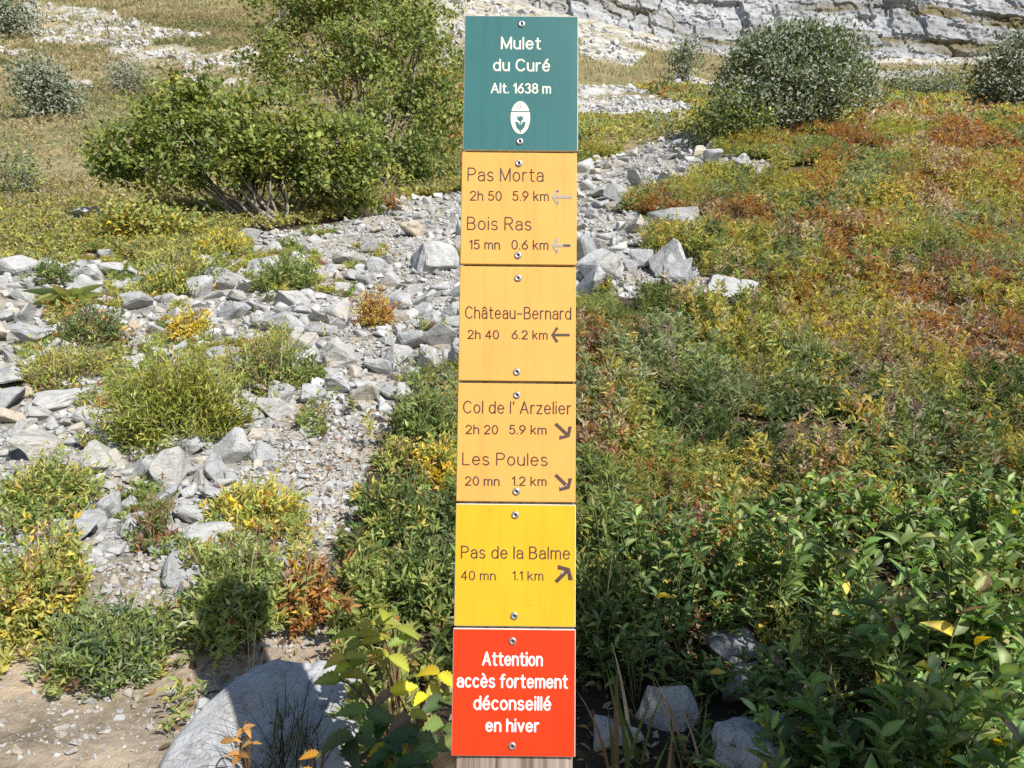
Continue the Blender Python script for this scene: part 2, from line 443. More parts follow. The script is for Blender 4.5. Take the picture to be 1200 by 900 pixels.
def mat_panel(name, c, rough=0.42):
    m, nd, lk, p = new_mat(name)
    tc = nd.new('ShaderNodeTexCoord'); n = nd.new('ShaderNodeTexNoise'); n.inputs['Scale'].default_value = 14; n.inputs['Detail'].default_value = 6
    lk.new(tc.outputs['Object'], n.inputs['Vector'])
    c = np.array(c)
    r = ramp(nd, [(0.3, tuple(c * 0.95)), (0.7, tuple(np.minimum(c * 1.04, 0.95)))]); lk.new(n.outputs[0], r.inputs[0]); lk.new(r.outputs[0], p.inputs['Base Color'])
    # faint rain streaks and a few specks of dirt
    mp = nd.new('ShaderNodeMapping'); mp.inputs['Scale'].default_value = (120, 120, 7); lk.new(tc.outputs['Object'], mp.inputs[0])
    ns = nd.new('ShaderNodeTexNoise'); ns.inputs['Scale'].default_value = 1.0; ns.inputs['Detail'].default_value = 4; lk.new(mp.outputs[0], ns.inputs['Vector'])
    rs = ramp(nd, [(0.30, (0.86, 0.85, 0.83)), (0.52, (1, 1, 1))]); lk.new(ns.outputs[0], rs.inputs[0])
    m1 = nd.new('ShaderNodeMix'); m1.data_type = 'RGBA'; m1.blend_type = 'MULTIPLY'; m1.inputs[0].default_value = 0.55
    lk.new(r.outputs[0], m1.inputs[6]); lk.new(rs.outputs[0], m1.inputs[7])
    nk = nd.new('ShaderNodeTexNoise'); nk.inputs['Scale'].default_value = 95; nk.inputs['Detail'].default_value = 2; lk.new(tc.outputs['Object'], nk.inputs['Vector'])
    rk = ramp(nd, [(0.775, (1, 1, 1)), (0.80, (0.45, 0.40, 0.34))]); lk.new(nk.outputs[0], rk.inputs[0])
    m2 = nd.new('ShaderNodeMix'); m2.data_type = 'RGBA'; m2.blend_type = 'MULTIPLY'; m2.inputs[0].default_value = 0.8
    lk.new(m1.outputs[2], m2.inputs[6]); lk.new(rk.outputs[0], m2.inputs[7]); lk.new(m2.outputs[2], p.inputs['Base Color'])
    p.inputs['Roughness'].default_value = rough; p.inputs['Specular IOR Level'].default_value = 0.3
    n2 = nd.new('ShaderNodeTexNoise'); n2.inputs['Scale'].default_value = 900; lk.new(tc.outputs['Object'], n2.inputs['Vector'])
    bp = nd.new('ShaderNodeBump'); bp.inputs['Strength'].default_value = 0.12; bp.inputs['Distance'].default_value = 0.0006
    lk.new(n2.outputs[0], bp.inputs['Height']); lk.new(bp.outputs[0], p.inputs['Normal'])
    return m
def mat_plain(name, c, rough=0.6, metal=0.0):
    m, nd, lk, p = new_mat(name)
    tc = nd.new('ShaderNodeTexCoord'); n = nd.new('ShaderNodeTexNoise'); n.inputs['Scale'].default_value = 220; n.inputs['Detail'].default_value = 3
    lk.new(tc.outputs['Object'], n.inputs['Vector'])
    c = np.array(c); r = ramp(nd, [(0.3, tuple(c * 0.82)), (0.7, tuple(np.minimum(c * 1.12, 0.95)))])
    lk.new(n.outputs[0], r.inputs[0]); lk.new(r.outputs[0], p.inputs['Base Color'])
    p.inputs['Roughness'].default_value = rough; p.inputs['Metallic'].default_value = metal
    return m
def mat_wood():
    m, nd, lk, p = new_mat('weathered_wood')
    tc = nd.new('ShaderNodeTexCoord'); mp = nd.new('ShaderNodeMapping'); mp.inputs['Scale'].default_value = (130, 130, 4)
    n = nd.new('ShaderNodeTexNoise'); n.inputs['Scale'].default_value = 1; n.inputs['Detail'].default_value = 6
    lk.new(tc.outputs['Object'], mp.inputs[0]); lk.new(mp.outputs[0], n.inputs['Vector'])
    r = ramp(nd, [(0.3, (0.10, 0.065, 0.045)), (0.48, (0.27, 0.21, 0.17)), (0.7, (0.36, 0.31, 0.27))]); lk.new(n.outputs[0], r.inputs[0]); lk.new(r.outputs[0], p.inputs['Base Color'])
    p.inputs['Roughness'].default_value = 0.85
    bp = nd.new('ShaderNodeBump'); bp.inputs['Strength'].default_value = 0.6; bp.inputs['Distance'].default_value = 0.003
    lk.new(n.outputs[0], bp.inputs['Height']); lk.new(bp.outputs[0], p.inputs['Normal'])
    return m
M_GREEN = mat_panel('green_laminate', (0.034, 0.136, 0.138))
M_YEL1 = mat_panel('ochre_yellow_laminate', (0.70, 0.35, 0.086))
M_YEL2 = mat_panel('bright_yellow_laminate', (0.68, 0.385, 0.020))
M_RED = mat_panel('red_laminate', (0.72, 0.040, 0.008))
M_CREAM = mat_plain('cream_lettering', (0.78, 0.74, 0.60))
M_WHITE = mat_plain('white_lettering', (0.82, 0.81, 0.80))
M_BROWN = mat_plain('brown_engraving', (0.075, 0.036, 0.02))
M_DARK = mat_plain('dark_engraving', (0.07, 0.042, 0.03))
M_WORN = mat_plain('worn_grey_engraving', (0.33, 0.29, 0.27))
M_EDGE = mat_plain('laminate_core', (0.62, 0.55, 0.48))
M_EDGEY = mat_plain('yellow_laminate_core', (0.55, 0.36, 0.09))
M_STEEL = mat_plain('stainless_steel', (0.48, 0.46, 0.44), rough=0.35, metal=0.8)
M_HOLE = mat_plain('screw_recess', (0.05, 0.045, 0.045))
M_WOOD = mat_wood()

# ------------------------------------------------------------------ ground sheet
def build_ground():
    s = np.linspace(-1, 1, 521)
    sgn = list(s)
    ly = np.exp(np.linspace(math.log(1.25), math.log(255), 520))
    yb = np.concatenate([np.linspace(-30, -3, 12), np.linspace(-2.5, 1.2, 30)])
    ys = np.concatenate([yb, ly])
    yp = np.maximum(ys, 1.7)
    outer = 0.35 * 1.55 ** np.arange(1, 13)
    xin = yp[:, None] * 0.98 * s[None]
    xr = yp[:, None] * 0.98 + outer[None]
    X = np.concatenate([-xr[:, ::-1], xin, xr], 1)
    Yg = np.repeat(ys[:, None], X.shape[1], 1)
    Z = H(X, Yg)
    n, m = X.shape
    x, y, z = X.ravel(), Yg.ravel(), Z.ravel()
    PX, PY, scree, dirt, sandy, pale = masks(x, y, z)
    big = fbm(x * 0.5, y * 0.5, octv=4, seed=31); sm = fbm(x * 4, y * 4, octv=3, seed=33)
    far = np.clip((y - 9) / 6, 0, 1)[:, None]
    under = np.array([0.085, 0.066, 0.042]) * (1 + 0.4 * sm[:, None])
    olive = np.array([0.175, 0.165, 0.08]); tan = np.array([0.30, 0.25, 0.14]); rust = np.array([0.21, 0.115, 0.04])
    k = np.clip(0.5 + 1.1 * big, 0, 1)[:, None]
    grass = olive * (1 - k) + tan * k
    rz = (np.clip((PX - 680) / 200, 0, 1) * np.clip((y - 5) / 5, 0, 1))[:, None] * np.clip(0.5 + 1.2 * fbm(x * 0.8, y * 0.8, octv=3, seed=37), 0, 1)[:, None]
    grass = grass * (1 - 0.6 * rz) + rust * 0.6 * rz
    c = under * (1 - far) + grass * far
    c = np.where(scree[:, None], np.array([0.31, 0.295, 0.265]) * (1 + 0.25 * sm[:, None]), c)
    c = np.where((sandy & scree)[:, None], np.array([0.36, 0.325, 0.265]) * (1 + 0.2 * sm[:, None]), c)
    c = np.where(dirt[:, None], np.array([0.37, 0.30, 0.225]) * (1 + 0.22 * sm[:, None]), c)
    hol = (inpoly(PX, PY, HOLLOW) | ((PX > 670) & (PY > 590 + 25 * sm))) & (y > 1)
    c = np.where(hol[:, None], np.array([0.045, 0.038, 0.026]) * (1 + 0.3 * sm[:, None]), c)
    pk = np.clip(0.6 + 1.6 * fbm(x * 1.2, y * 0.8, octv=4, seed=39), 0, 1)[:, None]
    c = np.where(pale[:, None], np.array([0.44, 0.43, 0.41]) * pk + c * (1 - pk), c)
    back = (y < 1.0)
    c = np.where(back[:, None], np.array([0.16, 0.14, 0.08]) * (1 + 0.3 * sm[:, None]), c)
    i = np.arange(n - 1)[:, None] * m; j = np.arange(m - 1)[None]
    F = np.stack([i + j, i + j + 1, i + m + j + 1, i + m + j], -1).reshape(-1, 4)
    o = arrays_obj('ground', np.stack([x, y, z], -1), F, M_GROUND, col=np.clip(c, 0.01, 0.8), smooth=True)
    tag(o, 'grassy and stony mountainside rising behind the signpost', 'ground', kind='structure')
build_ground()

# ------------------------------------------------------------------ limestone cliff far above
def build_cliff():
    nx, nz = 620, 230
    PXc = np.linspace(430, 1700, nx)
    base = np.interp(PXc, [430, 500, 560, 640, 700, 760, 850, 1000, 1200, 1700], [-30, -12, 10, 26, 38, 48, 62, 74, 72, 70])
    D = 122.0
    base = base + 9 * fbm(PXc * 0.02, PXc * 0 + 3.3, octv=3, seed=507)
    tb = tanrow(base + 95); tt = tanrow(-260.0)
    kk = (PXc - 600) / FPX * (math.cos(PITCH) + 0.55 * math.sin(PITCH))
    xs = kk * D
    v = np.linspace(0, 1, nz)
    zb = CAMZ + D * tb; zt = CAMZ + D * tt
    Z = zb[None] + (zt - zb[None]) * v[:, None]
    X = np.repeat(xs[None], nz, 0)
    # warped, gently dipping beds cut into blocks by joints; ledges carry grass
    q = Z + 0.16 * X + 5.0 * fbm(X * 0.022, Z * 0.03, octv=3, seed=50) + 0.5 * fbm(X * 0.2, Z * 0.2, octv=3, seed=51)
    Xw = X + 3.0 * fbm(X * 0.05, Z * 0.06, octv=3, seed=52) + 0.5 * fbm(X * 0.4, Z * 0.4, octv=2, seed=53)
    zero = np.zeros_like(Z)
    def beds(per, wid, sd):
        b = np.floor(q / per); h = _hash(b, zero, zero, sd)
        return h, _hash(np.floor(Xw / wid + 5.3 * h), b, zero, sd + 1), q / per - b
    h1, k1, f1 = beds(8.0, 8.0, 521); h2, k2, f2 = beds(3.4, 3.3, 531); h3, k3, f3 = beds(1.2, 1.5, 541)
    Y = D + (Z - zb[None]) * 0.42 + 1.3 * h1 + 1.7 * k1 + 0.6 * h2 + 0.9 * k2 + 0.25 * h3 + 0.4 * k3 - 4.5 * fbm(X * 0.03, Z * 0.02, octv=2, seed=57) - 0.7 * fbm(X * 0.3, Z * 0.3, octv=3, seed=58) - 0.35 * fbm(X * 0.9, Z * 1.1, octv=3, seed=59) + 22 * np.clip(0.035 - np.abs(fbm(X * 0.26 + Z * 0.06, Z * 0.09, octv=3, seed=60)), 0, 0.035)
    grass = np.clip((f1 - 0.62) / 0.05, 0, 1) * np.clip(0.3 + 2.2 * fbm(X * 0.06, Z * 0.10, octv=3, seed=63), 0, 1) + np.clip((f2 - 0.75) / 0.05, 0, 1) * np.clip(2.6 * fbm(X * 0.08, Z * 0.12, octv=3, seed=64) - 0.1, 0, 1)
    grass = np.clip(grass, 0, 1)
    st = np.clip(0.5 + 1.3 * fbm(X * 0.05, q * 0.6, octv=4, seed=65), 0, 1)
    c = (0.62 + 0.40 * st + 0.16 * k2 + 0.14 * h3)[..., None] * np.array([1.0, 1.0, 1.0])
    och = np.clip(2.6 * fbm(X * 0.05, Z * 0.07, octv=3, seed=67) - 0.75, 0, 1)[..., None]
    c = c * (1 - 0.6 * och) + np.array([0.98, 0.80, 0.56]) * 0.6 * och
    dk = np.clip(3 * fbm(X * 0.22, Z * 0.05, octv=3, seed=69) - 0.8, 0, 1)[..., None]
    c = c * (1 - 0.3 * dk)
    c = c * (1 - grass[..., None]) + np.array([0.46, 0.38, 0.20]) * grass[..., None]
    i = np.arange(nz - 1)[:, None] * nx; j = np.arange(nx - 1)[None]
    F = np.stack([i + j, i + j + 1, i + nx + j + 1, i + nx + j], -1).reshape(-1, 4)
    o = arrays_obj('cliff', np.stack([X, Y, Z], -1).reshape(-1, 3), F, M_CLIFF, col=c.reshape(-1, 3), smooth=False)
    tag(o, 'pale grey limestone cliff with grassy ledges above the slope', 'cliff', kind='structure')
build_cliff()

# ------------------------------------------------------------------ the signpost
PD = 0.962                       # distance of the panel faces
ROLL = R(0.62)
_b = at(600, 1330, PD)
BASE = Vector((_b.x, PD + 0.055, float(H(_b.x, PD + 0.055))))
post = empty('waymark_post', BASE)
post.rotation_euler = (0, ROLL, 0)
tag(post, 'wooden waymark post carrying six stacked green, yellow and red hiking panels', 'signpost')
YF = PD - BASE.y                 # local y of the panel faces
def loc(X, Y):
    p = at(X, Y, PD); dx = p.x - BASE.x; dz = p.z - BASE.z
    return dx * math.cos(ROLL) - dz * math.sin(ROLL), dx * math.sin(ROLL) + dz * math.cos(ROLL)

def box_bm(x0, x1, y0, y1, z0, z1, bev=0.0, seg=1):
    bm = bmesh.new()
    vs = [bm.verts.new((x, y, z)) for z in (z0, z1) for y in (y0, y1) for x in (x0, x1)]
    for f in ((0, 1, 5, 4), (2, 6, 7, 3), (0, 4, 6, 2), (1, 3, 7, 5), (4, 5, 7, 6), (0, 2, 3, 1)): bm.faces.new([vs[i] for i in f])
    if bev: bmesh.ops.bevel(bm, geom=bm.edges[:], offset=bev, segments=seg, affect='EDGES', profile=0.6)
    bmesh.ops.recalc_face_normals(bm, faces=bm.faces)
    return bm

TH = 0.005
def _arc(cx, cy, rx, ry, a0, a1, n=16):
    return [(cx + rx * math.cos(R(a0 + (a1 - a0) * i / n)), cy + ry * math.sin(R(a0 + (a1 - a0) * i / n))) for i in range(n + 1)]
_O = _arc(.25, .35, .25, .35, 0, 360, 24)
_a = [_arc(.24, .49, .22, .21, 165, 0) + [(.46, 0)], [(.46, .41), (.22, .41)] + _arc(.2, .205, .2, .205, 90, 270) + [(.28, 0), (.46, .13)]]
_e = [[(0, .37), (.5, .37)], _arc(.25, .35, .25, .35, 3, 322, 24)]
GLYPH = {
 'M': (.74, [[(0, 0), (0, 1)], [(0, 1), (.37, .06)], [(.37, .06), (.74, 1)], [(.74, 1), (.74, 0)]]),
 'P': (.56, [[(0, 0), (0, 1)], [(0, 1), (.3, 1)] + _arc(.3, .74, .26, .26, 90, -90) + [(0, .48)]]),
 'B': (.58, [[(0, 0), (0, 1)], [(0, 1), (.3, 1)] + _arc(.3, .76, .22, .24, 90, -90) + [(0, .52)], [(0, .52), (.32, .52)] + _arc(.32, .26, .26, .26, 90, -90) + [(0, 0)]]),
 'R': (.58, [[(0, 0), (0, 1)], [(0, 1), (.3, 1)] + _arc(.3, .74, .26, .26, 90, -90) + [(0, .48)], [(.3, .48), (.58, 0)]]),
 'C': (.66, [_arc(.36, .5, .36, .5, 42, 318, 24)]), 'L': (.48, [[(0, 1), (0, 0)], [(0, 0), (.48, 0)]]),
 'A': (.68, [[(0, 0), (.34, 1)], [(.34, 1), (.68, 0)], [(.12, .33), (.56, .33)]]),
 'a': (.46, _a), 'e': (.5, _e), 'o': (.5, [_O]), 'c': (.46, [_arc(.25, .35, .25, .35, 45, 315, 20)]),
 'u': (.46, [[(0, .7), (0, .23)] + _arc(.23, .23, .23, .23, 180, 360), [(.46, .7), (.46, 0)]]),
 'n': (.46, [[(0, 0), (0, .7)], _arc(.23, .47, .23, .23, 180, 0) + [(.46, 0)]]), 'h': (.46, [[(0, 0), (0, 1)], _arc(.23, .47, .23, .23, 180, 0) + [(.46, 0)]]),
 'm': (.76, [[(0, 0), (0, .7)], _arc(.19, .51, .19, .19, 180, 0) + [(.38, 0)], _arc(.57, .51, .19, .19, 180, 0) + [(.76, 0)]]),
 'r': (.27, [[(0, 0), (0, .7)], _arc(.24, .45, .24, .25, 180, 80)]),
 't': (.34, [[(.14, .95), (.14, .15)] + _arc(.27, .15, .13, .15, 180, 270) + [(.34, 0)], [(0, .7), (.34, .7)]]),
 'f': (.32, [[(.13, 0), (.13, .84)] + _arc(.28, .84, .15, .16, 180, 90) + [(.34, 1)], [(0, .68), (.32, .68)]]),
 'd': (.5, [[(.5, 1), (.5, 0)], _O]), 'l': (0, [[(0, 1), (0, 0)]]), 'i': (0, [[(0, .7), (0, 0)], [(0, .95), (0, 1)]]),
 'k': (.44, [[(0, 1), (0, 0)], [(.41, .7), (0, .27)], [(.15, .42), (.44, 0)]]),
 's': (.42, [_arc(.21, .525, .19, .175, 28, 268) + _arc(.21, .175, .21, .175, 90, -155)]),
 'v': (.46, [[(0, .7), (.23, 0)], [(.23, 0), (.46, .7)]]), 'z': (.42, [[(0, .7), (.42, .7)], [(.42, .7), (0, 0)], [(0, 0), (.42, 0)]]),
 '1': (.2, [[(0, .76), (.2, 1)], [(.2, 1), (.2, 0)]]), '2': (.52, [_arc(.26, .72, .25, .28, 172, -28), [(.48, .59), (0, 0)], [(0, 0), (.52, 0)]]),
 '3': (.5, [_arc(.24, .76, .22, .24, 152, -90) + _arc(.24, .26, .26, .26, 90, -152)]), '4': (.54, [[(.40, 0), (.40, 1)], [(.40, 1), (0, .28)], [(0, .28), (.54, .28)]]),
 '5': (.5, [[(.46, 1), (.08, 1)], [(.08, 1), (.04, .53)], _arc(.24, .32, .26, .32, 138, -150)]),
 '6': (.52, [_arc(.26, .3, .26, .3, 0, 360, 24), [(.42, 1), (.2, .72), (.05, .46), (0, .3)]]), '9': (.52, [_arc(.26, .7, .26, .3, 0, 360, 24), [(.1, 0), (.32, .28), (.47, .54), (.52, .7)]]),
 '8': (.52, [_arc(.26, .76, .22, .24, 0, 360, 24), _arc(.26, .26, .26, .26, 0, 360, 24)]), '0': (.52, [_arc(.26, .5, .26, .5, 0, 360, 28)]),
 '.': (0, [[(0, .0), (0, .03)]]), '-': (.42, [[(0, .42), (.42, .42)]]), "'": (.02, [[(.03, 1), (0, .76)]]),
 'é': (.5, _e + [[(.18, .84), (.36, 1.04)]]), 'è': (.5, _e + [[(.32, .84), (.14, 1.04)]]), 'â': (.46, _a + [[(.04, .83), (.23, 1.0)], [(.23, 1.0), (.42, .83)]]),
}

def strokes(body):
    out = []; x = 0
    for ch in body:
        if ch == ' ': x += .34; continue
        w, ls = GLYPH[ch]
        out += [[(x + a, b) for a, b in l] for l in ls]
        x += w + .25
    return out, x - .25

def lettering(panel, mat, lines):
    for l in lines: lettering_line(panel, mat, [l])

def lettering_line(panel, mat, lines):
    """routed single-line letters: ridged strokes with round ends let into the panel"""
    V = []; F = []; b = 0
    for body, x0, x1, yt, yb, wpx in lines:
        hw = wpx / FPX * PD / 2
        st, tw = strokes(body)
        a0, b0 = loc(x0, yb); a1, _ = loc(x1, yb); xm = (x0 + x1) / 2
        bt = loc(xm, yt)[1]; bb = loc(xm, yb)[1]
        sx = (a1 - a0 - 2 * hw) / tw; sz = bt - bb - 2 * hw
        for k, l in enumerate(st):
            p = np.array([(a0 + hw + x * sx, b0 + hw + y * sz) for x, y in l]); m = len(p)
            t = nrm(np.gradient(p, axis=0)); nn = np.stack([-t[:, 1], t[:, 0]], -1) * hw
            lift = YF - 0.00045 - 0.00002 * (k % 5)
            for row, yy in ((p + nn, YF + 0.0002), (p, lift), (p - nn, YF + 0.0002)): V += [(q[0], yy, q[1]) for q in row]
            for i in range(m - 1):
                F += [(b + i, b + i + 1, b + m + i + 1, b + m + i), (b + m + i, b + m + i + 1, b + 2 * m + i + 1, b + 2 * m + i)]
            nb = b + 3 * m
            for c, sg, ci in ((p[0], -1, b + m), (p[-1], 1, b + 2 * m - 1)):
                tt = t[0] if sg < 0 else t[-1]; a = math.atan2(tt[1] * sg, tt[0] * sg)
                for q in range(9):
                    an = a - math.pi / 2 + math.pi * q / 8
                    V.append((c[0] + hw * math.cos(an), YF + 0.0002, c[1] + hw * math.sin(an)))
                for q in range(8): F.append((ci, nb + q, nb + q + 1))
                nb += 9
            b = nb
    me = bpy.data.meshes.new('lettering'); me.from_pydata([tuple(map(float, v)) for v in V], [], F); me.materials.append(mat); me.update()
    o = bpy.data.objects.new('lettering', me); COL.objects.link(o); o.parent = panel
    return o

def flat_poly(name, parent, mats, polys, lift=0.0005):
    """flat figures on a panel; polys: list of (pixel outline, material index, extra lift)"""
    bm = bmesh.new()
    for pts, mi, ex in polys:
        vs = [bm.verts.new((loc(X, Y)[0], YF - lift - ex, loc(X, Y)[1])) for X, Y in pts]
        f = bm.faces.new(vs); f.material_index = mi; f.normal_update()
        if f.normal.y > 0: f.normal_flip()
    bmesh.ops.triangulate(bm, faces=bm.faces[:])
    return bm_obj(name, bm, mats, parent)

def arrow(parent, X0, Y0, X1, Y1, head, wpx, mats, scars=()):
    """engraved arrow from tail to tip"""
    d = Vector((X1 - X0, Y1 - Y0)); L = d.length; d.normalize(); n = Vector((-d.y, d.x))
    def P(a, c): return (X0 + d.x * a + n.x * c, Y0 + d.y * a + n.y * c)
    h = wpx / 2
    pts = [P(0, -h), P(L - h * 2.2, -h), P(L - head, -head + h * 0.5), P(L - head + h * 1.6, -head - h * 1.1), P(L + h * 0.4, 0), P(L - head + h * 1.6, head + h * 1.1), P(L - head, head - h * 0.5), P(L - h * 2.2, h), P(0, h)]
    polys = [(pts, 0, 0)]
    for a0, a1, c0, c1 in scars:
        polys.append(([P(a0, c0), P(a1, c0), P(a1, c1), P(a0, c1)], 1, 0.0002))
    return flat_poly('arrow', parent, mats, polys)

SCREW = None
def screw(parent, X, Y):
    global SCREW
    a, b = loc(X, Y)
    if SCREW is None:
        bm = bmesh.new(); n = 18; prof = [(0.0049, 0.0), (0.0047, -0.0008), (0.0036, -0.0016), (0.0019, -0.0018)]
        rings = [[bm.verts.new((r * math.cos(i * 2 * math.pi / n), y, r * math.sin(i * 2 * math.pi / n))) for i in range(n)] for r, y in prof]
        for k in range(3):
            for i in range(n): bm.faces.new((rings[k][i], rings[k][(i + 1) % n], rings[k + 1][(i + 1) % n], rings[k + 1][i]))
        star = [bm.verts.new(((0.0019 if i % 3 else 0.0012) * math.cos(i * 2 * math.pi / n), -0.0007, (0.0019 if i % 3 else 0.0012) * math.sin(i * 2 * math.pi / n))) for i in range(n)]
        for i in range(n): bm.faces.new((rings[3][i], rings[3][(i + 1) % n], star[(i + 1) % n], star[i])).material_index = 1
        bm.faces.new(star).material_index = 1
        bmesh.ops.recalc_face_normals(bm, faces=bm.faces)
        SCREW = bm_obj('screw', bm, [M_STEEL, M_HOLE], parent, smooth=True); o = SCREW
    else:
        o = SCREW.copy(); COL.objects.link(o); o.parent = parent
    o.location = (a, YF - 0.0001, b); o.rotation_euler = (0, random.random() * 6, 0)

def panel(label, corners, face, edge):
    (xl0, yt), (xr0, _), (xl1, yb), (xr1, _) = corners
    a0 = loc(xl0, yt)[0] * 0.5 + loc(xl1, yb)[0] * 0.5; a1 = loc(xr0, yt)[0] * 0.5 + loc(xr1, yb)[0] * 0.5
    b1 = loc((xl0 + xr0) / 2, yt)[1]; b0 = loc((xl1 + xr1) / 2, yb)[1]
    bm = box_bm(a0, a1, YF, YF + TH, b0 + 0.0006, b1 - 0.0006, 0.0008, 1)
    for f in bm.faces: f.material_index = 0 if (f.normal.y < -0.98) else 1
    o = bm_obj('sign_panel', bm, [face, edge], post); o['label'] = label
    return o

# wood
ax0, az1 = loc(546, 22); ax1, _ = loc(676, 22); aw0, _ = loc(531, 892); aw1, _ = loc(673, 892)
bm = box_bm(min(aw0, ax0) + 0.002, aw1 - 0.001, YF + TH + 0.0005, YF + TH + 0.095, -0.35, az1 - 0.002, 0.008, 2)
bm_obj('post', bm, M_WOOD, post)

W0 = 0.0
p = panel('green place panel with cream lettering', ((544.4, 18), (678, 19), (543, 177), (677, 178)), M_GREEN, M_EDGE)
lettering(p, M_CREAM, [('Mulet', 586.4, 634.3, 42.6, 58.3, 3.00), ('du Curé', 577.1, 645, 68.3, 83.9, 3.00), ('Alt. 1638 m', 574.6, 646, 96.7, 109.8, 2.70)])
# emblem: oval with a line, a tulip and a small rosette
ov = [(609.8 + 11.4 * math.cos(a), 138 + 19.2 * math.sin(a)) for a in np.linspace(0, 2 * math.pi, 41)[:-1]]
flower = [(606, 135.5), (608, 137.5), (609.8, 135.8), (611.8, 137.5), (613.6, 135.5), (613, 140), (610.6, 142.4), (610.2, 147.5), (612.2, 143.5), (616.4, 142.6), (614.5, 149.5), (610.6, 153.2), (610.1, 156), (609.3, 156), (609, 153.2), (605.4, 149.5), (603.6, 142.6), (607.4, 143.5), (609.3, 147.5), (609, 142.4), (606.4, 140)]
line = [(598.9, 130.4), (620.7, 130.4), (620.7, 131.4), (598.9, 131.4)]
polys = [(ov, 0, 0), (line, 1, 0.0003), (flower, 1, 0.0003)]
for k in range(6):
    a = k * math.pi / 3 + 0.3; ca, sa = math.cos(a), math.sin(a)
    polys.append(([(608.5 + 0.8 * ca, 125 + 0.8 * sa), (608.5 + 2.1 * ca - 0.9 * sa, 125 + 2.1 * sa + 0.9 * ca), (608.5 + 3.4 * ca, 125 + 3.4 * sa)], 1, 0.0003))
flat_poly('emblem', p, [M_CREAM, M_GREEN], polys)
screw(p, 611.2, 28.4); screw(p, 609.1, 166)

p = panel('ochre yellow panel with two destinations', ((541.6, 178.3), (676.3, 178.3), (538.7, 310.6), (675.6, 310.6)), M_YEL1, M_EDGEY)
lettering(p, M_BROWN, [('Pas Morta', 547.3, 637.5, 195.8, 212.8, 2.45), ('2h 50', 550, 588.5, 223, 235.6, 2.45), ('5.9 km', 599.9, 643.6, 223.3, 235.9, 2.45),
                       ('Bois Ras', 546.6, 623.3, 253.3, 270, 2.45), ('15 mn', 549.4, 586.4, 280.2, 292.7, 2.45), ('0.6 km', 598.8, 643.2, 280.5, 293, 2.45)])
arrow(p, 670, 231, 647.5, 231, 8, 3.2, [M_WORN, M_DARK], [(15.5, 18, 5.6, 7.4), (15.6, 17, -7.2, -5.6)])
arrow(p, 669, 287.8, 647, 287.8, 8, 3.2, [M_WORN, M_DARK], [(0.5, 9, -1.0, 1.3), (15.6, 17, -7.2, -5.6)])
screw(p, 608, 191.6); screw(p, 607, 299.3)

p = panel('ochre yellow panel with one destination', ((539, 312), (675.3, 312), (536.7, 447.3), (674.3, 447.3)), M_YEL1, M_EDGEY)
lettering(p, M_BROWN, [('Château-Bernard', 544.3, 670, 358.2, 374, 2.45), ('2h 40', 547.3, 585.3, 385.9, 397.9, 2.45), ('6.2 km', 599, 642.3, 386.2, 398.2, 2.45)])
arrow(p, 667.7, 392.5, 646.5, 392.5, 8, 3.0, [M_DARK, M_DARK])
screw(p, 607, 326); screw(p, 605.7, 436)

p = panel('ochre yellow panel with two destinations and slanted arrows', ((536.7, 448.9), (674.7, 448.9), (534.3, 588.8), (674.7, 588.8)), M_YEL1, M_EDGEY)
lettering(p, M_BROWN, [("Col de l' Arzelier", 542, 670, 468.9, 485, 2.45), ('2h 20', 545, 584.3, 497.1, 509.3, 2.45), ('5.9 km', 596, 641, 497.3, 509.5, 2.45),
                       ('Les Poules', 541, 642.3, 529.4, 545.7, 2.45), ('20 mn', 544.3, 586, 557.4, 569.7, 2.45), ('1.2 km', 599.3, 641, 557.6, 569.9, 2.45)])
arrow(p, 651, 496.5, 667, 511.3, 8.6, 3.8, [M_DARK, M_WORN], [(13.5, 16, 4.6, 5.6)])
arrow(p, 651, 556.3, 667, 571.9, 8.6, 3.8, [M_DARK, M_WORN], [(16, 19, -0.3, 0.9), (12.6, 15.4, 5.2, 7.0)])
screw(p, 605.7, 463); screw(p, 605, 576)

p = panel('newer bright yellow panel', ((534.1, 590.3), (674.9, 590.3), (532, 735), (674.5, 735)), M_YEL2, M_EDGE)
lettering(p, M_BROWN, [('Pas de la Balme', 539.5, 668.5, 638.8, 655, 2.45), ('40 mn', 539.5, 581.4, 668.1, 680.4, 2.2), ('1.1 km', 599.9, 637.2, 668.3, 680.6, 2.2)])
arrow(p, 651.5, 681.8, 667, 666.4, 10, 4.6, [M_DARK, M_WORN], [(11, 15, -4.0, -1.4)])
screw(p, 603.8, 603.5); screw(p, 602.7, 721.8)

p = panel('red winter warning panel with white lettering', ((531.3, 736.5), (674.9, 736.5), (528.4, 887.2), (673.8, 887.2)), M_RED, M_EDGE)
lettering(p, M_WHITE, [('Attention', 564.3, 636.5, 763, 780.8, 3.20), ('accès fortement', 534.5, 666, 788.6, 806.4, 3.20), ('déconseillé', 554, 646.4, 814.6, 832.7, 3.20), ('en hiver', 568.2, 632.2, 841.2, 858.3, 3.20)])
screw(p, 600.6, 751.3); screw(p, 600.2, 874.3)

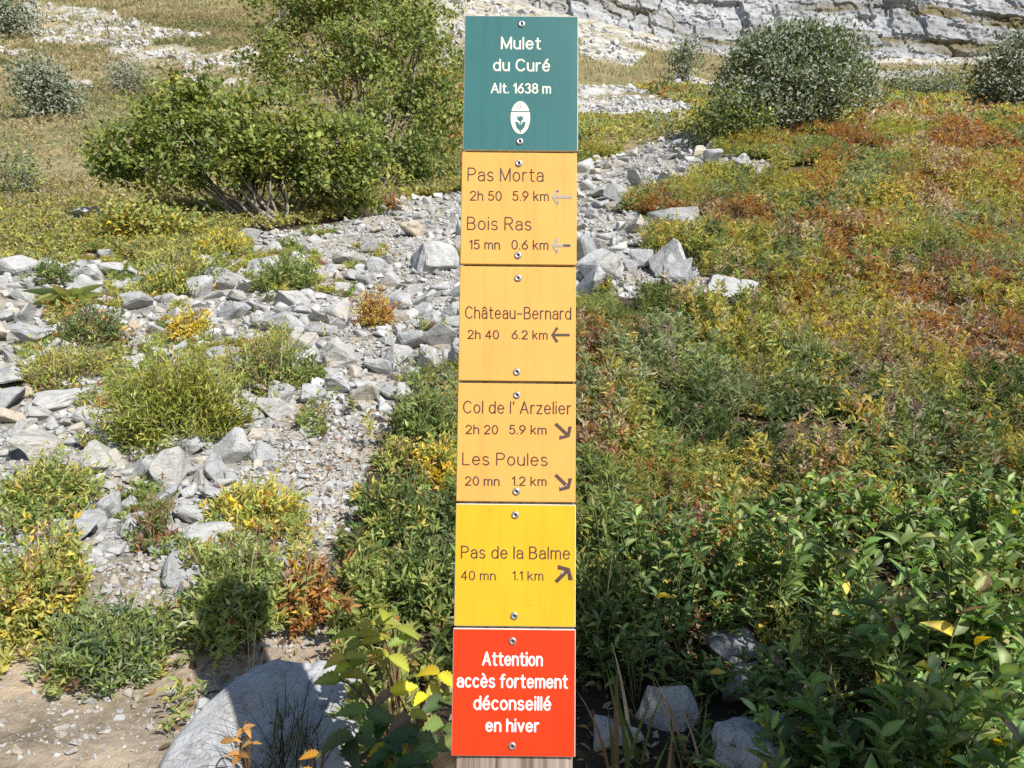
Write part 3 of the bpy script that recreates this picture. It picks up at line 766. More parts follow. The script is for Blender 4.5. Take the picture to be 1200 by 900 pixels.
# ------------------------------------------------------------------ rocks
def hull_rock(seed, flat=0.7, sub=1, npts=13, rough=0.03, bev=0.035):
    rd = random.Random(seed)
    bm = bmesh.new()
    for i in range(npts):
        v = Vector((rd.gauss(0, 1), rd.gauss(0, 1), rd.gauss(0, 1))); v.normalize()
        m = max(abs(v.x), abs(v.y), abs(v.z)); v = v.lerp(v / m, 0.45) * rd.uniform(0.82, 1.05)
        bm.verts.new((v.x * 0.5, v.y * 0.5 * rd.uniform(0.75, 1), v.z * 0.5 * flat))
    bmesh.ops.convex_hull(bm, input=bm.verts[:])
    for v in [v for v in bm.verts if not v.link_faces]: bm.verts.remove(v)
    bmesh.ops.dissolve_limit(bm, angle_limit=R(14), verts=bm.verts[:], edges=bm.edges[:])
    bmesh.ops.bevel(bm, geom=bm.edges[:], offset=bev, segments=1, affect='EDGES', profile=0.5)
    bmesh.ops.triangulate(bm, faces=bm.faces[:])
    if sub: bmesh.ops.subdivide_edges(bm, edges=bm.edges[:], cuts=sub, use_grid_fill=True)
    off = Vector((seed * 3.1, 0, 0))
    for v in bm.verts:
        n = mnoise.fractal(v.co * 3 + off, 1.0, 2.0, 4)
        v.co += v.co.normalized() * n * rough * 1.5
        v.co += mnoise.noise_vector(v.co * 9 + off) * rough * 0.3
    bmesh.ops.recalc_face_normals(bm, faces=bm.faces)
    return bm

ROCKS = []
for i in range(26):
    bm = hull_rock(100 + i, flat=random.uniform(0.5, 0.85))
    me = bpy.data.meshes.new('limestone_rock'); bm.to_mesh(me); bm.free(); me.materials.append(M_ROCK)
    ROCKS.append(me)
def lowrock(seed):
    rd = random.Random(seed); bm = bmesh.new()
    for i in range(9):
        v = Vector((rd.gauss(0, 1), rd.gauss(0, 1), rd.gauss(0, 1))).normalized() * rd.uniform(0.8, 1.05)
        bm.verts.new((v.x * 0.5, v.y * 0.45, v.z * 0.33))
    bmesh.ops.convex_hull(bm, input=bm.verts[:])
    for v in [v for v in bm.verts if not v.link_faces]: bm.verts.remove(v)
    bmesh.ops.triangulate(bm, faces=bm.faces[:]); bmesh.ops.recalc_face_normals(bm, faces=bm.faces); bm.verts.ensure_lookup_table(); bm.verts.index_update()
    V = np.array([v.co[:] for v in bm.verts]); F = np.array([[v.index for v in f.verts] for f in bm.faces]); bm.free()
    return V, F
LOWS = [lowrock(500 + i) for i in range(20)]
MIDS = []
for i in range(10):
    bm = hull_rock(700 + i, flat=random.uniform(0.55, 0.85), sub=0, npts=11, rough=0.02); bm.verts.index_update()
    MIDS.append((np.array([v.co[:] for v in bm.verts]), np.array([[v.index for v in f.verts] for f in bm.faces]))); bm.free()

def stones_obj(name, P, S, base, lib, label, cat, tilt=0.6):
    """many stones merged into one uncountable mass"""
    n = len(P); Vs = []; Fs = []; Cs = []; b = 0
    which = RNG.integers(0, len(lib), n)
    for k, (tv, tf) in enumerate(lib):
        ix = np.where(which == k)[0]
        if not len(ix): continue
        az = RNG.uniform(0, 2 * math.pi, len(ix)); ti = RNG.normal(0, tilt, len(ix)); sc = S[ix][:, None] * np.stack([RNG.uniform(0.8, 1.2, len(ix)), RNG.uniform(0.7, 1.1, len(ix)), RNG.uniform(0.75, 1.2, len(ix))], -1)
        v = tv[None] * sc[:, None]
        ct, st = np.cos(ti)[:, None], np.sin(ti)[:, None]
        y, z = v[..., 1] * ct - v[..., 2] * st, v[..., 1] * st + v[..., 2] * ct
        ca, sa = np.cos(az)[:, None], np.sin(az)[:, None]
        v = np.stack([v[..., 0] * ca - y * sa, v[..., 0] * sa + y * ca, z], -1) + P[ix][:, None]
        Vs.append(v.reshape(-1, 3)); Fs.append((tf[None] + (b + np.arange(len(ix)) * len(tv))[:, None, None]).reshape(-1, 3)); b += v.shape[0] * len(tv)
        c = base[ix] if base.ndim == 2 else np.repeat(base[None], len(ix), 0)
        c = c * (1 + 0.13 * RNG.standard_normal((len(ix), 1)))
        Cs.append(np.repeat(np.clip(c, 0.2, 1.4), len(tv), 0))
    o = arrays_obj(name, np.concatenate(Vs), np.concatenate(Fs), M_RUBBLE, col=np.concatenate(Cs))
    return tag(o, label, cat, kind='stuff')

def rock_thing(me, P, size, label, group=None, rot=None, name='limestone_rock', cat='rock', sink=0.22, squash=None):
    o = bpy.data.objects.new(name, me); COL.objects.link(o)
    sx, sy, sz = size
    o.scale = (sx, sy, sz)
    o.rotation_euler = rot if rot else (random.gauss(0, 0.4), random.gauss(0, 0.4), random.uniform(0, 6.28))
    o.location = (P.x, P.y, P.z + sz * (0.33 - sink))
    return tag(o, label, cat, group)

placed = []                                    # (X, Y, size px) of everything standing on the scree
# rocks one can point at: X, Y (centre, px), width, height px, label
HERO = [
    (506, 306, 66, 46, 'large angular grey rock with a dark shaded left face beside the yellow panels', 1),
    (392, 455, 42, 30, 'rounded pale rock at the lower edge of the scree beside a small green plant', 5),
    (262, 330, 62, 34, 'flat topped pale slab left of the round green bush', 7),
    (334, 354, 48, 34, 'blocky pale grey rock right below the round green bush', 8),
    (398, 366, 44, 40, 'upright grey block left of the rusty brown tuft', 9),
    (392, 424, 52, 38, 'wide grey rock with flat top in the lower scree', 11),
    (322, 466, 34, 34, 'squarish upright stone just right of the big yellow green bush', 12),
    (358, 468, 46, 26, 'long low stone right of the squarish upright stone', 13),
    (108, 546, 62, 38, 'flat pale slab left below the big yellow green bush', 14),
    (30, 528, 70, 42, 'broad pale slab at the left edge above the yellow plants', 15),
    (60, 472, 70, 36, 'tilted pale slab left of the big yellow green bush', 16),
    (122, 598, 44, 44, 'pale flat stone standing above the dirt path at left', 17),
    (76, 630, 58, 34, 'flat slab with dark split edge near the left foreground plants', 18),
    (142, 622, 32, 28, 'small pale block right of the flat slab beside the thin tall plant', 19),
    (247, 552, 46, 40, 'leaning grey stone below the big yellow green bush', 20),
    (302, 532, 36, 34, 'dark grey leaning stone right of the big yellow green bush', 21),
    (20, 398, 52, 36, 'pale rounded slab at the left edge of the scree', 22),
    (112, 372, 48, 26, 'pale slab right of the broad leaved rosette', 23),
    (290, 506, 22, 18, 'orange tinted small stone on the sandy scree', 24),
    (229, 328, 22, 18, 'cream and ochre stone beside the flat topped slab', 25),
    (708, 322, 60, 44, 'low grey slab touching the right side of the yellow panels', 2),
    (757, 309, 34, 26, 'smooth rounded pale boulder balanced on the blocks right of the signpost', 3),
    (790, 316, 60, 34, 'jagged white block behind the rounded pale boulder', 4),
    (795, 344, 60, 40, 'large pale block in front of the jagged white block', 6),
    (866, 360, 88, 34, 'low white rock with dark cracks lying in the meadow', 10),
    (795, 264, 72, 30, 'white pyramid shaped rock on the upper stone strip', 26),
    (744, 268, 30, 18, 'small grey rock left of the white pyramid shaped rock', 27),
    (872, 196, 40, 14, 'long pale stone at the upper right end of the stone strip', 28),
    (868, 772, 66, 46, 'shaded grey rock half hidden under the leafy shrubs', 29),
    (878, 810, 62, 46, 'shaded cracked rock between two larger shaded rocks', 30),
    (778, 835, 84, 62, 'shaded rock behind the long grass blades at the post foot', 31),
    (722, 876, 66, 44, 'shaded stone right of the red panel', 32),
    (700, 437, 16, 10, 'small white stone lying alone in the green meadow', 33),
    (1001, 262, 22, 10, 'small grey rock in the rusty part of the meadow', 34),
    (1014, 453, 16, 9, 'tiny bright white stone among dry stems in the meadow', 35),
    (104, 258, 56, 18, 'pale flat outcrop among yellow plants at upper left', 36),
    (428, 452, 36, 26, 'pale tilted stone at the right edge of the scree', 37),
    (482, 270, 40, 26, 'grey wedge behind the large angular grey rock', 38),
]
hero_meshes = {}
for X, Y, w, h, lab, sd in HERO:
    g = unproject(X, Y + h * 0.36)
    d = depth(g); sw = w / FPX * d * 1.08; sh = h / FPX * d
    bm = hull_rock(900 + sd * 7, flat=0.9, sub=3, npts=12, rough=0.045, bev=0.02)
    me = bpy.data.meshes.new('limestone_rock'); bm.to_mesh(me); bm.free(); me.materials.append(M_ROCK)
    rock_thing(me, Vector((g.x, g.y + sw * 0.32, float(H(g.x, g.y + sw * 0.32)))), (sw, sw * 0.8, max(sh * (1.7 if X > 670 and Y < 400 else 1.25), sw * 0.5)), lab, rot=(random.gauss(0, 0.12), random.gauss(0, 0.12), random.uniform(0, 6.28)), sink=0.02 if X > 670 and Y < 400 else 0.14)
    placed.append((X, Y, max(w, h * 1.2)))

# the big smooth boulder at the bottom left and its neighbour
def boulder():
    outl = [(172, 915), (192, 868), (226, 829), (268, 790), (326, 762), (372, 752), (408, 757), (436, 784), (440, 835), (424, 885), (396, 950), (330, 1000), (220, 1000), (168, 960)]
    g = unproject(300, 872); z0 = g.z + 0.055; sl = 0.72; sxl = -0.05
    P = []
    for X, Y in outl:
        t = float(tanrow(Y)); k = (X - 600) / FPX * (math.cos(PITCH) + t * math.sin(PITCH))
        # ray (k y, y, CAMZ + t y) meets z = z0 + sl (y - g.y) + sxl (x - g.x)
        y = (z0 - sl * g.y - sxl * g.x - CAMZ) / (t - sl - sxl * k); P.append((k * y, y))
    P = np.array(P); c = P.mean(0)
    m = len(P); n = 160; q = np.linspace(0, m, n, endpoint=False); R0 = []
    for v in q:        # rounded closed outline
        i = int(v); f = v - i
        a, b_, d, e = P[(i - 1) % m], P[i % m], P[(i + 1) % m], P[(i + 2) % m]
        R0.append(0.5 * (2 * b_ + (d - a) * f + (2 * a - 5 * b_ + 4 * d - e) * f * f + (3 * b_ - a - 3 * d + e) * f ** 3))
    R0 = np.array(R0)
    rs = np.concatenate([np.linspace(0.01, 0.9, 46), np.linspace(0.915, 1.0, 9), [1.012, 1.02, 1.03, 1.04]])
    V = []
    for s_ in rs:
        xy = c + (R0 - c) * min(s_, 1.04); x, y = xy[:, 0], xy[:, 1]
        ed = np.clip((s_ - 0.84) / 0.16, 0, 1) ** 2.2
        h = 0.018 * (1 - s_ ** 2) - 0.035 * ed - max(0, s_ - 1.0) / 0.04 * 0.14
        nz = 0.013 * fbm(x * 7, y * 7, octv=4, seed=201) + 0.0035 * fbm(x * 34, y * 34, octv=3, seed=203)
        nz = nz - 0.010 * np.clip(0.06 - np.abs(fbm(x * 5 + 3, y * 6 + y * 2, octv=2, seed=205)), 0, 1) / 0.06
        nz = nz - 0.020 * np.clip((x - g.x) / 0.1 - 0.3 + 2.0 * fbm(x * 9, y * 9, octv=2, seed=207), 0, 1)
        V.append(np.stack([x, y, z0 + sl * (y - g.y) + sxl * (x - g.x) + h + nz], -1))
    nr = len(rs); V = np.array(V).reshape(-1, 3)
    i = np.arange(nr - 1)[:, None] * n; jj = np.arange(n)[None]; j2 = (jj + 1) % n
    F = np.stack([i + jj, i + j2, i + n + j2, i + n + jj], -1).reshape(-1, 4)
    o = arrays_obj('boulder', V, F, M_BOULDER, smooth=True, origin=np.array(g)); o.location = g
    tag(o, 'big smooth pale blue grey boulder at the path edge left of the post', 'boulder')
M_BOULDER = mat_rock('smooth_limestone', True, base=(0.385, 0.392, 0.40), bump=0.9)
M_BOULDER.node_tree.nodes['Attribute'].attribute_type = 'OBJECT'
boulder()
bo = bpy.data.objects['boulder']; bo['Col'] = (1.0, 1.0, 1.0)

# scree rocks, biggest first
sizes = np.sort(RNG.pareto(2.3, 18000) * 5.6 + 5.0)[::-1]
sizes = np.clip(sizes, 0, 40)
acc = []
heroarr = list(placed)
cell = {}
def near_ok(X, Y, s):
    kx, ky = int(X // 60), int(Y // 60)
    for i in range(kx - 1, kx + 2):
        for j in range(ky - 1, ky + 2):
            for (a, b, t) in cell.get((i, j), ()):
                if ((X - a)) ** 2 + ((Y - b) * 1.35) ** 2 < (0.275 * (s + t)) ** 2: return False
    return True
for a in heroarr: cell.setdefault((int(a[0] // 60), int(a[1] // 60)), []).append(a)
cx = RNG.uniform(-200, 930, 260000); cy = RNG.uniform(158, 890, 260000)
okm = inpoly(cx, cy, SCREE)
dd = inpoly(cx, cy, DIRT) | inpoly(cx, cy, SANDY)
ci = 0
for s in sizes:
    for _ in range(26):
        if ci >= 260000: break
        X, Y = cx[ci], cy[ci]; o_ = okm[ci]; d_ = dd[ci]; ci += 1
        if not o_: continue
        sc = np.interp(Y, [160, 240, 330, 500, 900], [0.5, 0.75, 1.0, 1.0, 0.95])
        s2 = s * sc * (float(np.clip(0.95 + 1.1 * fbm(np.array([X / 70.0]), np.array([Y / 45.0]), octv=2, seed=401)[0], 0.5, 1.5)))
        if d_:
            s2 *= 0.6
            if s2 > 15 or random.random() < 0.25: continue
            if inpoly(np.array([X]), np.array([Y]), DIRT)[0] and random.random() < (0.97 if Y > 760 else 0.6): continue
        if near_ok(X, Y, s2):
            cell.setdefault((int(X // 60), int(Y // 60)), []).append((X, Y, s2)); acc.append((s2, X, Y)); break
acc.sort(reverse=True)
NROCK = 258
labs = [(lambda X, Y: X > 670, 'grey limestone rock on the stone strip right of the signpost', 'rocks on the stone strip right of the signpost'),
        (lambda X, Y: Y < 300, 'grey limestone rock in the upper scree below the shrubs', 'rocks of the upper scree'),
        (lambda X, Y: X > 300 and Y < 470, 'grey limestone rock in the middle of the scree left of the signpost', 'rocks of the middle scree'),
        (lambda X, Y: X > 230, 'pale stone on the sandy lower scree', 'stones of the lower scree'),
        (lambda X, Y: Y < 640, 'pale limestone slab among green cushions on the left scree', 'slabs of the left scree'),
        (lambda X, Y: True, 'pale stone lying on the dirt path at lower left', 'stones on the dirt path')]
seen = [r for r in acc if r[1] > 0 and not 532 < r[1] < 684]; hid = [r for r in acc if not (r[1] > 0 and not 532 < r[1] < 684)]
for s, X, Y in seen[:NROCK]:
    g = unproject(X, Y); d = depth(g); w = s / FPX * d
    for f, lab, grp in labs:
        if f(X, Y): break
    rock_thing(random.choice(ROCKS), g, (w * random.uniform(1.0, 1.35), w * random.uniform(0.8, 1.1), w * random.uniform(0.75, 1.25)), lab, grp)
rest = seen[NROCK:] + hid
P = unproject_many([r[1] for r in rest], [r[2] for r in rest])
S = np.array([r[0] for r in rest]) / FPX * P[:, 1] * 1.25
P[:, 2] += S * 0.10
cc = np.where((RNG.random(len(S)) < 0.2)[:, None], np.array([1.02, 0.93, 0.79]), np.array([1.03, 1.03, 1.02]))
stones_obj('rubble', P, S, cc, MIDS, 'mass of smaller grey limestone rubble covering the scree', 'rubble')

def scatter(n, y0, y1, u0, u1, test, power=1.0):
    """random ground points, even in the picture for power 1"""
    y = np.exp(RNG.uniform(math.log(y0), math.log(y1), n)) if power == 1.0 else (RNG.uniform(0, 1, n) * (y1 ** 2 - y0 ** 2) + y0 ** 2) ** 0.5
    x = RNG.uniform(u0, u1, n) * y
    z = H(x, y)
    mk = masks(x, y, z)
    k = test(x, y, *mk)
    return x[k], y[k], z[k], tuple(a[k] for a in mk)

x, y, z, mk = scatter(52000, 1.5, 22, -0.8, 0.5, lambda x, y, X, Y, scree, dirt, sandy, pale: scree & (~dirt | (RNG.random(len(x)) < np.where(Y > 770, 0.03, 0.5))))
sz = np.clip(RNG.pareto(2.5, len(x)) * 2.2 + 1.8, 0, 9) / FPX * y
ochre = (RNG.random(len(x)) < 0.25)[:, None]
cc = np.where(ochre, np.array([1.0, 0.9, 0.74]), np.array([1.02, 1.01, 0.99]))
cc = np.where(mk[3][:, None], np.array([0.98, 0.87, 0.70]), cc)
stones_obj('gravel', np.stack([x, y, z + sz * 0.1], -1), sz, cc, LOWS, 'fine pale gravel between the rocks and on the dirt path', 'gravel')
# stones on the dirt path
x, y, z, mk = scatter(6500, 1.45, 3.2, -0.85, -0.1, lambda x, y, X, Y, scree, dirt, sandy, pale: dirt & (Y < 1000))
sz = np.clip(RNG.pareto(1.6, len(x)) * 0.003 + 0.002, 0, 0.034)
stones_obj('pebbles', np.stack([x, y, z + sz * 0.1], -1), sz, np.where(RNG.random(len(x))[:, None] < 0.5, np.array([0.98, 0.85, 0.66]), np.array([1.05, 1.0, 0.92])), LOWS, 'small beige pebbles strewn on the dirt path', 'pebbles')
# far pale rock fields
x, y, z, mk = scatter(60000, 9, 110, -0.8, 0.8, lambda x, y, X, Y, scree, dirt, sandy, pale: pale & (RNG.random(len(x)) < np.clip(0.45 + 1.5 * fbm(x * 0.5, y * 0.4, octv=3, seed=71), 0.04, 1)))
sz = np.clip(RNG.pareto(2.2, len(x)) * 3 + 3, 0, 14) / FPX * y
stones_obj('scattered_rocks', np.stack([x, y, z + sz * 0.1], -1), sz, np.array([1.12, 1.11, 1.08]), MIDS, 'fields of white limestone rocks high on the grassy slope', 'rocks', tilt=0.8)

# ------------------------------------------------------------------ palettes (base colours)
G1 = (0.160, 0.205, 0.062); G2 = (0.085, 0.118, 0.040); G3 = (0.245, 0.280, 0.092); YG = (0.34, 0.325, 0.092); YL = (0.48, 0.375, 0.06)
RU = (0.36, 0.205, 0.075); BR = (0.24, 0.16, 0.10); RD = (0.22, 0.085, 0.055); ST = (0.42, 0.345, 0.22); BL = (0.095, 0.135, 0.075); SV = (0.20, 0.225, 0.15)
PG = (0.24, 0.27, 0.135)

# ------------------------------------------------------------------ meadow (ground cover nobody could count)
def cover(name, label, n, y0, y1, u0, u1, test, colf, hgt, leafL, asp, nl, power=2.0, T=LO, mat=M_LEAF, clump=0.0):
    x, y, z, mk = scatter(n, y0, y1, u0, u1, test, power)
    m = len(x)
    X, Y = mk[0], mk[1]
    base = colf(x, y, X, Y)                                 # (m,3) colour of each sprig
    hh = hgt(x, y, X, Y) * RNG.uniform(0.55, 1.25, m)
    az = RNG.uniform(0, 2 * math.pi, m); ln = RNG.uniform(0.05, 0.55, m)
    lean = np.stack([np.cos(az) * ln, np.sin(az) * ln, np.ones(m)], -1)
    t = RNG.uniform(0.25, 1.0, (m, nl)) ** 0.75
    P = np.stack([x, y, z], -1)[:, None] + lean[:, None] * (hh[:, None] * t)[..., None]
    a2 = RNG.uniform(0, 2 * math.pi, (m, nl)); el = RNG.uniform(-0.15, 1.0, (m, nl))
    D = np.stack([np.cos(a2) * np.cos(el), np.sin(a2) * np.cos(el), np.sin(el)], -1) + 0.25 * lean[:, None]
    Nn = np.array([0.35, -0.6, 0.85]) + 0.45 * RNG.standard_normal((m, nl, 3))
    LL = leafL(y)[:, None] * RNG.uniform(0.6, 1.3, (m, nl))
    P = P.reshape(-1, 3) + 0.3 * LL.reshape(-1, 1) * (RNG.random((m * nl, 1)) - 0.3) * nrm(D.reshape(-1, 3))
    c = vary(np.repeat(base, nl, 0), 0.20)
    V, F, k = leaves(P, D.reshape(-1, 3), Nn.reshape(-1, 3), LL.ravel(), LL.ravel() * asp * RNG.uniform(0.8, 1.2, m * nl), T)
    o = arrays_obj(name, V, F, mat, col=np.repeat(c, k, 0))
    tag(o, label, name.replace('_', ' '), kind='stuff')
    return o

RUST = [(1130, 150, 120, 26, .75), (1165, 210, 90, 40, .7), (1130, 285, 120, 36, .85), (1150, 350, 110, 30, 1.0), (1055, 310, 60, 24, .6), (985, 178, 70, 12, .3), (1060, 230, 70, 22, .4),
        (720, 165, 60, 10, .5), (825, 420, 40, 14, .35), (790, 402, 30, 10, .4), (1090, 400, 90, 24, .35), (900, 300, 50, 10, .35), (1180, 440, 60, 30, .3)]
TWIG = [(1070, 430, 130, 55, .7), (1020, 520, 100, 30, .5), (900, 470, 60, 20, .35), (780, 470, 60, 16, .4), (840, 370, 50, 12, .4), (1160, 270, 60, 16, .4)]
def blobs(L, X, Y):
    w = np.zeros(X.shape)
    for a, b, rx, ry, k in L: w = np.maximum(w, k * np.exp(-(((X - a) / rx) ** 2 + ((Y - b) / ry) ** 2)))
    return w
def zonecol(x, y, X, Y):
    m = len(x); f = 7.0 / np.sqrt(np.maximum(y, 1))
    cell = lambda sd, k=1.0: np.clip(0.5 + 0.75 * vnoise(x * f * k, y * f * k, seed=sd) + 0.27 * RNG.standard_normal(m), 0, 1)
    n2 = fbm(x * 1.3 + 5, y * 1.3, octv=3, seed=83); n3 = fbm(x * 1.6, y * 1.6 + 7, octv=3, seed=85); n1 = fbm(x * 1.1, y * 1.1, octv=3, seed=81)
    up = np.clip((540 - Y) / 260, 0, 1)
    r = cell(301)
    c = np.where((r < 0.30)[:, None], np.array(G2), np.where((r < 0.56)[:, None], np.array(G1), np.array(G3)))
    c = np.where((cell(303) < np.clip(0.10 + 1.0 * n3 + 0.2 * up, 0, 0.7))[:, None], np.array(PG), c)
    wy = np.clip(0.22 + 0.50 * up + 0.9 * n2, 0.04, 0.85) * np.where((X < 860) & (Y > 330), 0.6, 1.0)
    c = np.where((cell(305) < wy * 0.8)[:, None], np.array(YG), c)
    c = np.where((cell(307) < wy * 0.24)[:, None], np.array((0.43, 0.36, 0.10)), c)
    wr = np.clip(blobs(RUST, X, Y) * 0.95 + 0.13 * up + np.clip(n1 - 0.2, 0, 1) * 0.5, 0, 0.85)
    rr = cell(309, 1.4)
    red = np.where((rr < 0.52)[:, None], np.array(RU), np.where((rr < 0.58)[:, None], np.array(RD), np.where((rr < 0.75)[:, None], np.array(BR), np.array(ST))))
    c = np.where((cell(311, 0.8) < wr)[:, None], red, c)
    tw = 0.6 * blobs(TWIG, X, Y)
    c = np.where((RNG.random(m) < tw)[:, None], np.where((RNG.random(m) < 0.5)[:, None], np.array((0.27, 0.20, 0.16)), np.array(ST)), c)
    return c

def veg_right(x, y, X, Y, scree, dirt, sandy, pale):
    gap = fbm(x * 2.6, y * 2.6, octv=3, seed=91)
    return (~scree) & (~dirt) & (~pale) & (X > 395) & (Y < 1050) & (gap > -0.34) & ~inpoly(X, Y, HOLLOW)
def species(sd, lo, sc):
    def f(x, y, X, Y, scree, dirt, sandy, pale):
        ok = veg_right(x, y, X, Y, scree, dirt, sandy, pale)
        return ok & (fbm(x * sc, y * sc, octv=3, seed=sd) > lo) & (RNG.random(len(x)) > 0.75 * blobs(TWIG, X, Y)) & ((X > 560) | (RNG.random(len(x)) < 0.5)) & ((Y < 600) | (X < 720) | (RNG.random(len(x)) < np.clip((690 - Y) / 120, 0.25, 1)))
    return f
def hmap(sd, base, amp, sc):
    return lambda x, y, X, Y: np.clip(base + amp * fbm(x * sc, y * sc, octv=3, seed=sd), 0.02, 0.5) * np.where(X < 560, 0.7, 1.0) + 0.05 * np.clip((Y - 580) / 250, 0, 1) * (X > 600)
cover('low_herbs', 'low lance leaved green herbs covering the right hand slope', 34000, 1.65, 6.0, -0.24, 0.92, species(91, -0.30, 2.2), zonecol, hmap(93, 0.085, 0.16, 2.1), lambda y: 0.025 + 0.0042 * y, 0.30, 13)
cover('low_herbs', 'round leaved small herbs in patches among the lance leaved ones', 24000, 1.65, 6.0, -0.24, 0.92, species(95, -0.05, 3.1), zonecol, hmap(96, 0.07, 0.14, 3.0), lambda y: 0.018 + 0.0034 * y, 0.58, 13)
cover('low_herbs', 'feathery fine leaved herbs in patches on the right hand slope', 30000, 1.65, 6.0, -0.24, 0.92, species(97, 0.02, 2.6), zonecol, hmap(98, 0.12, 0.16, 2.6), lambda y: 0.020 + 0.0034 * y, 0.18, 18)
cover('tall_herbs', 'taller leafy stems standing out of the low herbs', 5200, 1.75, 7.5, -0.22, 0.92, species(99, 0.12, 1.5), zonecol, hmap(100, 0.24, 0.12, 1.5), lambda y: 0.034 + 0.0040 * y, 0.28, 20)
cover('autumn_herbs', 'autumn coloured low herbs on the upper right slope', 46000, 6.0, 13.5, -0.22, 0.92, species(91, -0.30, 1.4), zonecol, hmap(93, 0.14, 0.28, 1.2), lambda y: 0.032 + 0.0032 * y, 0.36, 8)
cover('autumn_herbs', 'fine leaved autumn herbs in patches on the upper right slope', 32000, 6.0, 13.5, -0.22, 0.92, species(97, 0.0, 1.6), zonecol, hmap(98, 0.16, 0.26, 1.6), lambda y: 0.030 + 0.0030 * y, 0.2, 11)
cover('meadow_plants', 'autumn meadow near the crest below the cliff', 42000, 13.5, 34, -0.22, 0.92, veg_right, zonecol,
      lambda x, y, X, Y: 0.20 + 0.10 * fbm(x * 0.5, y * 0.5, octv=2, seed=93), lambda y: 0.05 + 0.0035 * y, 0.5, 4)

LEFTVEG = [[(115, 268), (290, 262), (305, 300), (245, 345), (120, 350)], [(15, 412), (140, 385), (165, 470), (25, 482)], [(85, 450), (230, 395), (335, 395), (345, 455), (260, 535), (100, 545)], [(205, 600), (340, 590), (385, 690), (335, 770), (215, 765)],
           [(-60, 560), (105, 560), (95, 700), (95, 790), (-60, 800)], [(25, 755), (190, 730), (195, 800), (60, 835)], [(148, 575), (205, 575), (195, 655), (150, 655)], [(50, 360), (140, 358), (140, 412), (45, 412)], [(285, 300), (375, 300), (375, 345), (285, 345)], [(190, 370), (240, 365), (240, 402), (190, 402)], [(0, 235), (140, 240), (140, 300), (0, 320)]]
def veg_left(x, y, X, Y, scree, dirt, sandy, pale):
    k = np.zeros(x.shape, bool); j = 16 * fbm(x * 4, y * 4, octv=3, seed=451); j2 = 12 * fbm(x * 4, y * 4, octv=3, seed=453)
    for p in LEFTVEG: k |= inpoly(X + j, Y + j2, p)
    return (k | (scree & (X < 560) & (fbm(x * 2.2, y * 2.2, octv=3, seed=455) > 0.42))) & (fbm(x * 6, y * 6, octv=2, seed=457) > -0.12)
def leftcol(x, y, X, Y):
    m = len(x); n = 0.5 + 0.7 * fbm(x * 2.5, y * 2.5, octv=2, seed=459) + 0.2 * RNG.standard_normal(m)
    c = np.where((n < 0.3)[:, None], np.array(G1), np.where((n < 0.6)[:, None], np.array(G3), np.array(YG)))
    c = c * 1.2; c = np.where((RNG.random(m) < 0.10)[:, None], np.array(BR), c); c = np.where((RNG.random(m) < 0.06)[:, None], np.array(RU), c)
    return c
cover('scree_herbs', 'low ragged herbs creeping between the rocks and bushes of the left scree', 38000, 1.7, 9.5, -0.72, -0.02, veg_left, leftcol,
      lambda x, y, X, Y: np.clip(0.05 + 0.12 * fbm(x * 3, y * 3, octv=3, seed=461), 0.015, 0.2), lambda y: 0.018 + 0.003 * y, 0.30, 11)

def hillcol(x, y, X, Y):
    m = len(x); k = np.clip(0.42 + 1.5 * fbm(x * 0.35, y * 0.35, octv=3, seed=101) + np.clip((y - 12) / 30, -0.2, 0.3), 0, 1)
    c = np.where((RNG.random(m) < k)[:, None], np.array((0.35, 0.295, 0.165)), np.array((0.205, 0.21, 0.095)))
    near = np.clip((13 - y) / 4, 0, 1)
    c = np.where((RNG.random(m) < near * 0.65)[:, None], np.where((RNG.random(m) < 0.75)[:, None], np.array(YG), np.array((0.36, 0.31, 0.08))), c)
    return c
def veg_hill(x, y, X, Y, scree, dirt, sandy, pale):
    return (~scree) & (~dirt) & (~(pale & (RNG.random(len(x)) < 0.85))) & (X < 560) & (Y < 335)
cover('hillside_plants', 'yellowish low plants at the foot of the left hillside', 26000, 6.5, 13, -0.92, -0.02, veg_hill, hillcol,
      lambda x, y, X, Y: 0.14 + 0.06 * fbm(x * 0.8, y * 0.8, octv=2, seed=103), lambda y: 0.04 + 0.002 * y, 0.42, 5)

cover('hillside_tufts', 'tufts of tan and olive plants on the left hillside', 26000, 13, 60, -0.92, 0.05, veg_hill, hillcol,
      lambda x, y, X, Y: 0.10 + np.clip(0.08 + 0.5 * fbm(x * 0.5, y * 0.5, octv=3, seed=105), 0, 0.45), lambda y: 0.04 + 0.004 * y, 0.35, 5)

def grass_cover(name, label, n, y0, y1, u0, u1, test, colf, L0, W0, lift=0.0):
    x, y, z, mk = scatter(n, y0, y1, u0, u1, test, 1.6)
    m = len(x)
    L = L0(y) * RNG.uniform(0.5, 1.2, m); W = W0(y)
    V, F, k = blades(np.stack([x, y, z - 0.01], -1), RNG.uniform(0, 6.283, m), L, W, RNG.uniform(0.1, 0.7, m), RNG.uniform(0.1, 0.5, m), m=4)
    c = vary(colf(x, y, mk[0], mk[1]), 0.2)
    return tag(arrays_obj(name, V, F, M_LEAF, col=np.repeat(c, k, 0)), label, 'grass', kind='stuff')
grass_cover('dry_grass', 'dry tan grass growing over the left hillside', 90000, 9, 75, -0.92, 0.12, veg_hill, hillcol, lambda y: 0.06 + 0.0042 * y, lambda y: 0.006 + 0.0010 * y)
def straw(x, y, X, Y):
    return pick([(4, ST), (2, (0.22, 0.17, 0.09)), (2, BR), (1, YG)], len(x))
